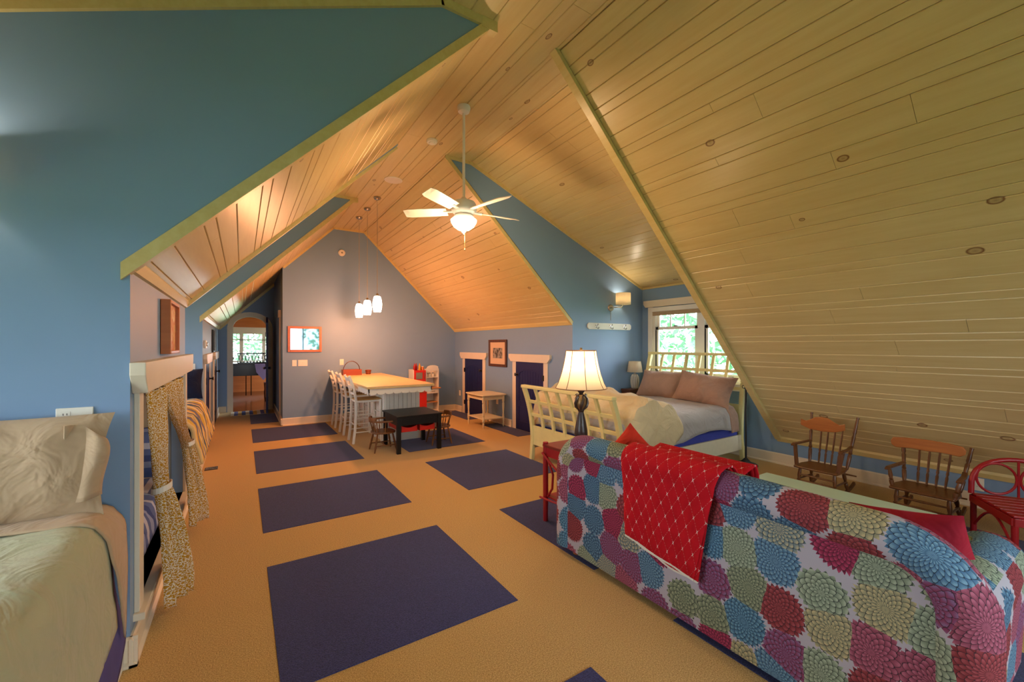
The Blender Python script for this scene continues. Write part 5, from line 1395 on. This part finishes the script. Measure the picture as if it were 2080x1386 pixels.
MB().tube([(RX0 - 0.01, RY1 + 0.02, 0.20), (RX0 - 0.012, RY1 - 0.15, 0.21), (RX0, RY0, 0.235)], 0.009, 8).build('twig_brace', M['red'], rt, smooth=True)
MB().tube([(RX0 + 0.02, RY1 - 0.05, 0.22), (RX0 + 0.02, RY1 - 0.11, 0.30), (RX0 + 0.02, RY1 - 0.12, 0.42), (RX0 + 0.02, RY1 - 0.06, 0.52), (RX0 + 0.02, RY1 - 0.03, 0.56)], 0.010, 8).build('bent_brace', M['red'], rt, smooth=True)
tx, ty, tz = 2.42, 2.66, 0.661
tl_ = empty('table_lamp', (tx, ty, tz), 'lit lamp with cream bell shade and dark bronze base on the red end table', 'lamp')
MB().lathe([(0.075, 0), (0.078, 0.015), (0.06, 0.03), (0.045, 0.05), (0.056, 0.08), (0.054, 0.12), (0.04, 0.20), (0.026, 0.26), (0.022, 0.275), (0.028, 0.285), (0.02, 0.295)], (tx, ty, tz), 22).build('base', M['bronze'], tl_, smooth=True)
MB().lathe([(0.018, 0.295), (0.035, 0.315), (0.044, 0.345), (0.04, 0.38), (0.022, 0.41), (0.016, 0.42)], (tx, ty, tz), 16).build('carved_knot', M['gold'], tl_, smooth=True)
for k in range(5):
    a = 2 * math.pi * k / 5
    pts = [(tx + r * math.cos(a + tw), ty + r * math.sin(a + tw), tz + z) for r, z, tw in ((0.02, 0.29, 0), (0.046, 0.32, 0.2), (0.054, 0.35, 0.4), (0.05, 0.385, 0.6), (0.036, 0.41, 0.7), (0.044, 0.425, 0.8))]
    MB().tube(pts, [0.006, 0.011, 0.012, 0.011, 0.009, 0.012], 8).build('scrolled_leaf', M['bronze'], tl_, smooth=True)
MB().lathe([(0.016, 0.415), (0.018, 0.435), (0.04, 0.462), (0.036, 0.468), (0.012, 0.475), (0.012, 0.52)], (tx, ty, tz), 16).build('neck', M['bronze'], tl_, smooth=True)
shp = [(0.213, 0.478), (0.19, 0.52), (0.165, 0.59), (0.145, 0.67), (0.13, 0.75), (0.124, 0.795)]
ns_ = 8; sg = []
shm = MB()
seg = 32
for i, (r, z) in enumerate(shp):
    for k in range(seg):
        a = 2 * math.pi * k / seg + 0.25; f = 1 + 0.018 * math.cos(ns_ * (a - 0.25))
        sg.append((tx + r * f * math.cos(a), ty + r * f * math.sin(a), tz + z))
shm.add(sg, [(i * seg + k, i * seg + (k + 1) % seg, (i + 1) * seg + (k + 1) % seg, (i + 1) * seg + k) for i in range(len(shp) - 1) for k in range(seg)])
shd = shm.build('shade', M['shadecloth'], tl_, smooth=True)
for k in range(ns_):
    a = 2 * math.pi * k / ns_ + 0.25
    MB().tube([(tx + (r * 1.018 + 0.001) * math.cos(a), ty + (r * 1.018 + 0.001) * math.sin(a), tz + z) for r, z in shp], 0.0028, 5).build('seam_piping', M['shadepipe'], shd)
for r, z in ((0.213, 0.478), (0.124, 0.795)): MB().tube([(tx + r * 1.01 * math.cos(2 * math.pi * k / 32), ty + r * 1.01 * math.sin(2 * math.pi * k / 32), tz + z) for k in range(32)], 0.0035, 6, closed=True).build('rim_piping', M['shadepipe'], shd)
MB().lathe([(0.004, 0.52), (0.022, 0.54), (0.03, 0.59), (0.02, 0.63), (0.004, 0.64)], (tx, ty, tz), 12).build('bulb', emit('lamp_bulb', '#ffe0b0', 6), tl_, smooth=True)
MB().lathe([(0.004, 0.64), (0.004, 0.795), (0.012, 0.80), (0.01, 0.82)], (tx, ty, tz), 10).build('finial', M['gold'], tl_, smooth=True)
lamp('table_lamp_light', (tx, ty, tz + 0.68), 5.5, (1.0, 0.78, 0.52), 0.03, tl_)

# ------------------------------------------------------------------ mint table
mt = empty('coffee_table', (3.36, 1.25, 0), 'mint green painted coffee table in front of the sofa', 'table')
MB().box(3.08, 3.65, 0.742, 1.76, 0.425, 0.45).build('table_top', M['mint'], mt, bevel=0.008)
for x in (3.12, 3.56):
    for y in (0.79, 1.66): MB().box(x, x + 0.05, y, y + 0.05, 0, 0.425).build('leg', M['mint'], mt, bevel=0.004)
for a in ((3.12, 3.61, 0.80, 0.82), (3.12, 3.61, 1.68, 1.70)): MB().box(*a, 0.35, 0.425).build('apron', M['mint'], mt)
for a in ((3.13, 3.15, 0.82, 1.68), (3.58, 3.60, 0.82, 1.68)): MB().box(*a, 0.35, 0.425).build('apron', M['mint'], mt)

# ------------------------------------------------------------------ child rocking chairs
def rocker(name, loc, rz, w, label, crest, spind, arms_turned):
    """faces local -X; origin on the floor under the seat"""
    t = empty(name, loc, label, 'rocking chair', 'child rocking chairs by the low knee wall', rz)
    k = dict(local=True, smooth=True); W = w / 2; zs = 0.27
    sp = [(-0.18, -W * 1.02), (-0.19, 0), (-0.18, W * 1.02), (0.0, W * 1.05), (0.15, W * 0.9), (0.16, 0), (0.15, -W * 0.9), (0.0, -W * 1.05)]
    MB().prism(sp, 'z', zs - 0.024, zs).build('seat', M['oak'], t, bevel=0.01, local=True)
    P = [(0, 0.010), (0.12, 0.016), (0.3, 0.018), (0.34, 0.011), (0.38, 0.019), (0.42, 0.011), (0.6, 0.017), (0.85, 0.014), (1, 0.011)]
    for sy in (-1, 1):
        # runner
        pts = [(-0.27 + 0.60 * i / 12, sy * W * 0.86, 0.022 + 0.055 * ((i - 5.5) / 6) ** 2) for i in range(13)]
        MB().path(pts, 0.022, 0.032, (0, 1, 0)).build('runner', M['oak'], t, bevel=0.004, local=True)
        MB().turned((-0.15, sy * W * 0.86, 0.05), (-0.12, sy * W * 0.80, zs - 0.02), P, 10).build('leg', M['oak'], t, **k)
        MB().turned((0.15, sy * W * 0.86, 0.05), (0.11, sy * W * 0.74, zs - 0.02), P, 10).build('leg', M['oak'], t, **k)
        MB().tube([(-0.14, sy * W * 0.84, 0.13), (0, sy * W * 0.84, 0.13), (0.135, sy * W * 0.84, 0.13)], [0.007, 0.010, 0.007], 8).build('stretcher', M['oak'], t, **k)
        top = (0.285, sy * W * 1.10, crest[0])
        MB().turned((0.13, sy * W * 0.88, zs - 0.01), top, [(0, 0.012), (0.1, 0.016), (0.25, 0.017), (0.28, 0.011), (0.31, 0.018), (0.34, 0.012), (0.5, 0.014), (0.62, 0.016), (0.66, 0.011), (0.7, 0.016), (0.9, 0.013), (0.96, 0.012), (1, 0.015)], 10).build('back_post', M['oak'], t, **k)
        pm = Vector((0.13, sy * W * 0.88, zs)).lerp(Vector(top), 0.42)
        MB().path([(pm.x, pm.y, pm.z), (pm.x - 0.15, pm.y + sy * 0.02, pm.z - 0.005), (pm.x - 0.31, pm.y + sy * 0.028, pm.z - 0.002), (pm.x - 0.35, pm.y + sy * 0.026, pm.z - 0.012)], 0.036, 0.018, (0, 1, 0)).build('arm_rest', M['oak'], t, bevel=0.005, local=True)
        a_, b_ = (-0.13, sy * W * 0.96, zs - 0.01), (pm.x - 0.29, pm.y + sy * 0.026, pm.z - 0.01)
        if arms_turned: MB().turned(a_, b_, P, 8).build('arm_post', M['oak'], t, **k)
        else: MB().bar(a_, b_, 0.034, 0.02, (1, 0, 0)).build('arm_post', M['oak'], t, local=True, bevel=0.004)
    for x, z in ((-0.142, 0.12), (-0.14, 0.18), (0.138, 0.14)): MB().tube([(x, -W * 0.84, z), (x, 0, z), (x, W * 0.84, z)], [0.007, 0.011, 0.007], 8).build('stretcher', M['oak'], t, **k)
    zc = crest[1]; f = (zc + 0.01 - zs) / (crest[0] - zs); xc = 0.13 + 0.155 * f
    for i in range(spind):
        y = W * 1.7 * ((i + 1) / (spind + 1) - 0.5)
        MB().turned((0.13, y * 0.86, zs - 0.01), (xc, y, zc + 0.02), [(0, 0.007), (0.25, 0.011), (0.3, 0.007), (0.34, 0.011), (0.4, 0.008), (0.7, 0.009), (1, 0.006)], 8).build('spindle', M['oak'], t, **k)
    prof = crest[2](W)
    MB().prism(prof, 'x', -0.011, 0.011).build('crest_rail', M['oak_top'], t, bevel=0.006, local=True)
    cr_ = list(t.children)[-1]; cr_.location = (xc + 0.012, 0, 0)
    cr_.rotation_euler = (0, 0, 0)
    return t
def crest1(W):
    lo = [(-W * 1.04, 0.665), (-W * 0.6, 0.635), (0, 0.625), (W * 0.6, 0.635), (W * 1.04, 0.665)]
    hi = [(W * 1.04, 0.73), (W * 0.78, 0.712), (W * 0.55, 0.735), (W * 0.3, 0.765), (0, 0.772), (-W * 0.3, 0.765), (-W * 0.55, 0.735), (-W * 0.78, 0.712), (-W * 1.04, 0.73)]
    return lo + hi
def crest2(W, dz=0.02):
    lo = [(-W * 1.15, 0.585), (-W * 1.0, 0.565), (-W * 0.5, 0.575), (0, 0.57), (W * 0.5, 0.575), (W * 1.0, 0.565), (W * 1.15, 0.585)]
    hi = [(W * 1.18, 0.62), (W * 1.1, 0.65), (W * 0.7, 0.662), (0, 0.668), (-W * 0.7, 0.662), (-W * 1.1, 0.65), (-W * 1.18, 0.62)]
    return [(a, b + dz) for a, b in lo + hi]
rocker('rocking_chair', (4.95, 1.85, 0), 0.0, 0.37, 'brown wooden child rocking chair with humped crest and square arm posts near the bed', (0.765, 0.64, crest1), 4, False)
rocker('rocking_chair', (4.95, 1.08, 0), 0.0, 0.40, 'brown wooden child rocking chair with long flat crest beside the red chair', (0.62, 0.595, crest2), 4, True)
wall_plate('wall_plate', (XN, 0.90, 0.215), 'x-', 0.075, 0.118, 'outlet plate in the low blue knee wall behind the red chair', ['o'])

# ------------------------------------------------------------------ red bentwood chair
ang = math.atan2(-0.53, -0.85)
rc = empty('bentwood_chair', (4.86, 0.45, 0), 'red painted bentwood chair with hooped back and slatted seat', 'chair', None, ang)
k = dict(local=True)
D_, W_ = 0.26, 0.27      # local +X = front
for i in range(7):
    x = -D_ + 0.035 + (2 * D_ - 0.07) * i / 6
    MB().box(x - 0.033, x + 0.033, -W_, W_, 0.30, 0.316).build('seat_slat', M['red'], rc, bevel=0.004, **k)
for sy in (-1, 1): MB().box(-D_, D_, sy * W_ - 0.012, sy * W_ + 0.012, 0.245, 0.30).build('seat_rail', M['red'], rc, bevel=0.003, **k)
for sx in (-1, 1):
    MB().box(sx * D_ - 0.012, sx * D_ + 0.012, -W_, W_, 0.245, 0.30).build('seat_rail', M['red'], rc, bevel=0.003, **k)
    for sy in (-1, 1): MB().tube([(sx * (D_ - 0.01), sy * (W_ - 0.01), 0), (sx * (D_ - 0.01), sy * (W_ - 0.01), 0.30)], 0.019, 10).build('leg', M['red'], rc, smooth=True, **k)
for sy in (-1, 1): MB().tube([(-D_ + 0.02 + 0.48 * q / 10, sy * (W_ - 0.01), 0.07 + 0.17 * math.sin(math.pi * q / 10)) for q in range(11)], 0.009, 8).build('bent_brace', M['red'], rc, smooth=True, **k)
hoop = [(-D_ - 0.02 * math.sin(math.pi * q / 18), -(W_ + 0.0) * math.cos(math.pi * q / 18) if True else 0, 0.31 + 0.29 * math.sin(math.pi * q / 18) ** 0.62) for q in range(19)]
MB().tube(hoop, 0.018, 10).build('back_hoop', M['red'], rc, smooth=True, **k)
for cy_ in (-0.125, 0.125):
    MB().tube([(-D_ + 0.002, cy_ + 0.115 * math.cos(2 * math.pi * q / 24), 0.445 + 0.12 * math.sin(2 * math.pi * q / 24)) for q in range(24)], 0.009, 8, closed=True).build('back_ring', M['red'], rc, smooth=True, **k)
MB().tube([(-D_, 0, 0.31), (-D_, 0, 0.59)], 0.008, 8).build('back_rod', M['red'], rc, smooth=True, **k)
# ------------------------------------------------------------------ room beyond the arched door
MX0, MX1, MY1 = -2.2, 3.0, 16.0
struct(MB().box(MX0, MX1, YE, MY1 + 0.1, -0.06, 0.0), 'floor_music_room', M['musicfloor'], label='dark polished wood floor beyond the arched door')
mw_ = MB(); mw_.box(MX0 - T, MX0, YE + T, MY1, 0, 3.0); mw_.box(MX1, MX1 + T, YE + T, 12.0, 0, 3.0); mw_.box(MX1, MX1 + T, 14.2, MY1, 0, 3.0); mw_.box(MX1, MX1 + T, 12.0, 14.2, 0, 0.5); mw_.box(MX1, MX1 + T, 12.0, 14.2, 2.5, 3.0); mw_.box(XP + T, MX1, YE, YE + T, 0, 3.0); mw_.box(MX0, XL - T, YE, YE + T, 0, 3.0)  # the gap in the right wall is added to let extra daylight in
struct(mw_, 'wall_music_room', M['musicpine'])
wx0, wx1 = -0.7, 1.9
mf = MB(); mf.box(MX0, wx0, MY1, MY1 + T, 0, 3.0); mf.box(wx1, MX1, MY1, MY1 + T, 0, 3.0); mf.box(wx0, wx1, MY1, MY1 + T, 0, 1.0); mf.box(wx0, wx1, MY1, MY1 + T, 1.87, 3.0)
struct(mf, 'wall_music_room_far', M['musicpine'], label='orange pine wall around the bright window beyond the arched door')
struct(MB().box(MX0, MX1, YE + T, MY1, 3.0, 3.05), 'ceiling_music_room', M['musicpine'])
w5 = empty('window_5', (0.6, MY1, 1.0), 'bright window beyond the piano', kind='structure')
fr = MB(); fr.box(wx0 - 0.1, wx1 + 0.1, MY1 - 0.03, MY1, 1.87, 2.08); fr.box(wx0 - 0.1, wx1 + 0.1, MY1 - 0.05, MY1, 0.93, 1.0); fr.build('casing', M['trim'], w5)
mu = MB()
for x in (wx0, -0.06, 0.56, 1.2, wx1 - 0.08): mu.box(x, x + 0.10, MY1, MY1 + 0.06, 1.0, 1.87)
mu.box(wx0, wx1, MY1, MY1 + 0.06, 1.66, 1.69); mu.build('frame', M['trim'], w5)
for x in [wx0 + 0.1 + 0.155 * k for k in range(1, 16)]: MB().box(x - 0.008, x + 0.008, MY1 + 0.01, MY1 + 0.05, 1.69, 1.87).build('glazing_bar', M['trim'], w5)
MB().box(wx0, wx1, MY1 + 0.03, MY1 + 0.034, 1.0, 1.87).build('pane', M['glass'], w5)
# striped runner at the threshold
tag(MB().box(-0.2, 0.46, 10.66, 11.24, 0.001, 0.009).build('striped_rug', M['rugstripe']), 'small rug striped in slate, cream and gold at the arched door', 'rug')
# grand piano
pn = empty('grand_piano', (0.45, 14.3, 0), 'black grand piano with carved legs beyond the arched door', 'piano')
out = [(-0.75, 13.6), (1.15, 13.6), (1.15, 14.95), (0.9, 15.1), (0.5, 15.05), (0.15, 14.75), (-0.3, 14.6), (-0.62, 14.45), (-0.75, 14.2)]
MB().prism(out, 'z', 0.66, 0.98).build('case', M['piano'], pn, bevel=0.01)
MB().prism([(x * 1.01, y) for x, y in out], 'z', 0.98, 1.005).build('lid', M['piano'], pn)
PL = [(0, 0.04), (0.06, 0.05), (0.1, 0.03), (0.3, 0.045), (0.5, 0.075), (0.62, 0.05), (0.68, 0.08), (0.85, 0.095), (1, 0.10)]
for x, y in ((-0.5, 13.75), (1.0, 13.75), (0.75, 14.9)): MB().turned((x, y, 0), (x, y, 0.66), PL, 12).build('leg', M['piano'], pn, smooth=True)
for x in (0.1, 0.22): MB().tube([(x, 13.8, 0.1), (x, 13.8, 0.66)], 0.012, 8).build('lyre_rod', M['piano'], pn)
ms = MB(); ms.box(-0.1, 0.9, 13.68, 13.69, 1.005, 1.03); ms.box(-0.1, 0.9, 13.68, 13.69, 1.26, 1.29)
for k_ in range(14):
    x = -0.1 + 1.0 * k_ / 13; ms.bar((x, 13.685, 1.02), (x + 0.07, 13.685, 1.28), 0.018, 0.012, (0, 1, 0)); ms.bar((x + 0.07, 13.685, 1.02), (x, 13.685, 1.28), 0.018, 0.012, (0, 1, 0))
ms.build('music_stand', M['piano'], pn)
tag(MB().prism([(0.30, 0.99), (0.72, 0.99), (0.68, 0.75), (0.51, 0.52), (0.34, 0.75)], 'y', 13.58, 13.588).build('piano_scarf', M['lavender']), 'lavender pointed scarf hanging over the piano edge', 'scarf')
bs = empty('portrait_bust', (-0.28, 13.8, 1.005), 'small dark bust standing on the piano', 'sculpture')
MB().lathe([(0.07, 0), (0.075, 0.02), (0.05, 0.035), (0.035, 0.08), (0.05, 0.10)], (-0.28, 13.8, 1.006), 14).build('pedestal', M['bronze'], bs, smooth=True)
MB().lathe([(0.02, 0.09), (0.10, 0.11), (0.11, 0.15), (0.06, 0.19), (0.035, 0.21), (0.04, 0.24), (0.058, 0.28), (0.06, 0.32), (0.04, 0.36), (0.01, 0.375)], (-0.28, 13.8, 1.006), 14).build('head_and_shoulders', M['bronze'], bs, smooth=True)
pb = empty('piano_stool', (0.7, 13.05, 0), 'dark wooden piano stool in front of the piano', 'stool')
MB().box(0.5, 0.95, 12.9, 13.2, 0.45, 0.5).build('seat', M['walnut'], pb, bevel=0.008)
for x in (0.53, 0.92):
    for y in (12.93, 13.17): MB().turned((x, y, 0), (x, y, 0.45), [(0, 0.015), (0.2, 0.022), (0.5, 0.03), (0.7, 0.018), (1, 0.026)], 8).build('leg', M['walnut'], pb, smooth=True)

# ------------------------------------------------------------------ outdoors
tag(MB().box(-60, 70, -50, 80, -3.2, -3.0).build('lawn', M['grassout']), 'green lawn seen through the windows', None, None, 'structure')
def tree(x, y, h, r, seed, label):
    t = empty('tree', (x, y, -3.0), label, 'tree', 'trees outside the windows')
    MB().tube([(x, y, -3.0), (x + 0.1, y, -3 + h * 0.4), (x, y + 0.1, -3 + h * 0.8)], [0.16, 0.12, 0.05], 8).build('trunk', M['bark'], t, smooth=True)
    rnd = random.Random(seed); mb = MB()
    for k_ in range(1500):
        u = rnd.uniform(-1, 1); a = rnd.uniform(0, 2 * math.pi); q = rnd.uniform(0.5, 1) ; s_ = math.sqrt(1 - u * u)
        c = Vector((x + r * q * s_ * math.cos(a), y + r * q * s_ * math.sin(a), -3 + h * 0.62 + h * 0.40 * q * u))
        d = Vector((rnd.uniform(-1, 1), rnd.uniform(-1, 1), rnd.uniform(-1, 1))).normalized() * 0.20; e_ = d.cross(Vector((rnd.uniform(-1, 1), rnd.uniform(-1, 1), 1))).normalized() * 0.11
        mb.add([c - d, c + e_, c + d, c - e_], [(0, 1, 2, 3)])
    f = mb.build('foliage', M['leaf'], t); f['kind'] = 'stuff'
for i, (x, y, h, r) in enumerate(((13.6, 7.2, 7.0, 2.6), (19.5, 16.2, 9.5, 3.0), (13.5, 12.6, 6.5, 2.4), (20.5, 9.0, 9.0, 3.2))):
    tree(x, y, h, r, i + 1, ('round leafy tree close to the bedroom window', 'tall leafy tree behind the others beyond the bedroom window', 'short leafy tree to one side of the bedroom window', 'tallest leafy tree farthest from the bedroom window')[i])
for i, (x, y, h, r) in enumerate(((-0.6, 26.0, 9.0, 2.6), (5.4, 27.0, 9.0, 3.0))):
    tree(x, y, h, r, i + 11, ('leafy tree outside the window beyond the piano', 'taller leafy tree outside the window beyond the piano')[i])
for i, (x, y, h, r) in enumerate(((-1.2, -13.0, 7.5, 2.8), (6.5, -15.0, 8.5, 3.0))):
    tree(x, y, h, r, i + 21, ('leafy tree outside the wide back window', 'taller leafy tree outside the wide back window')[i])
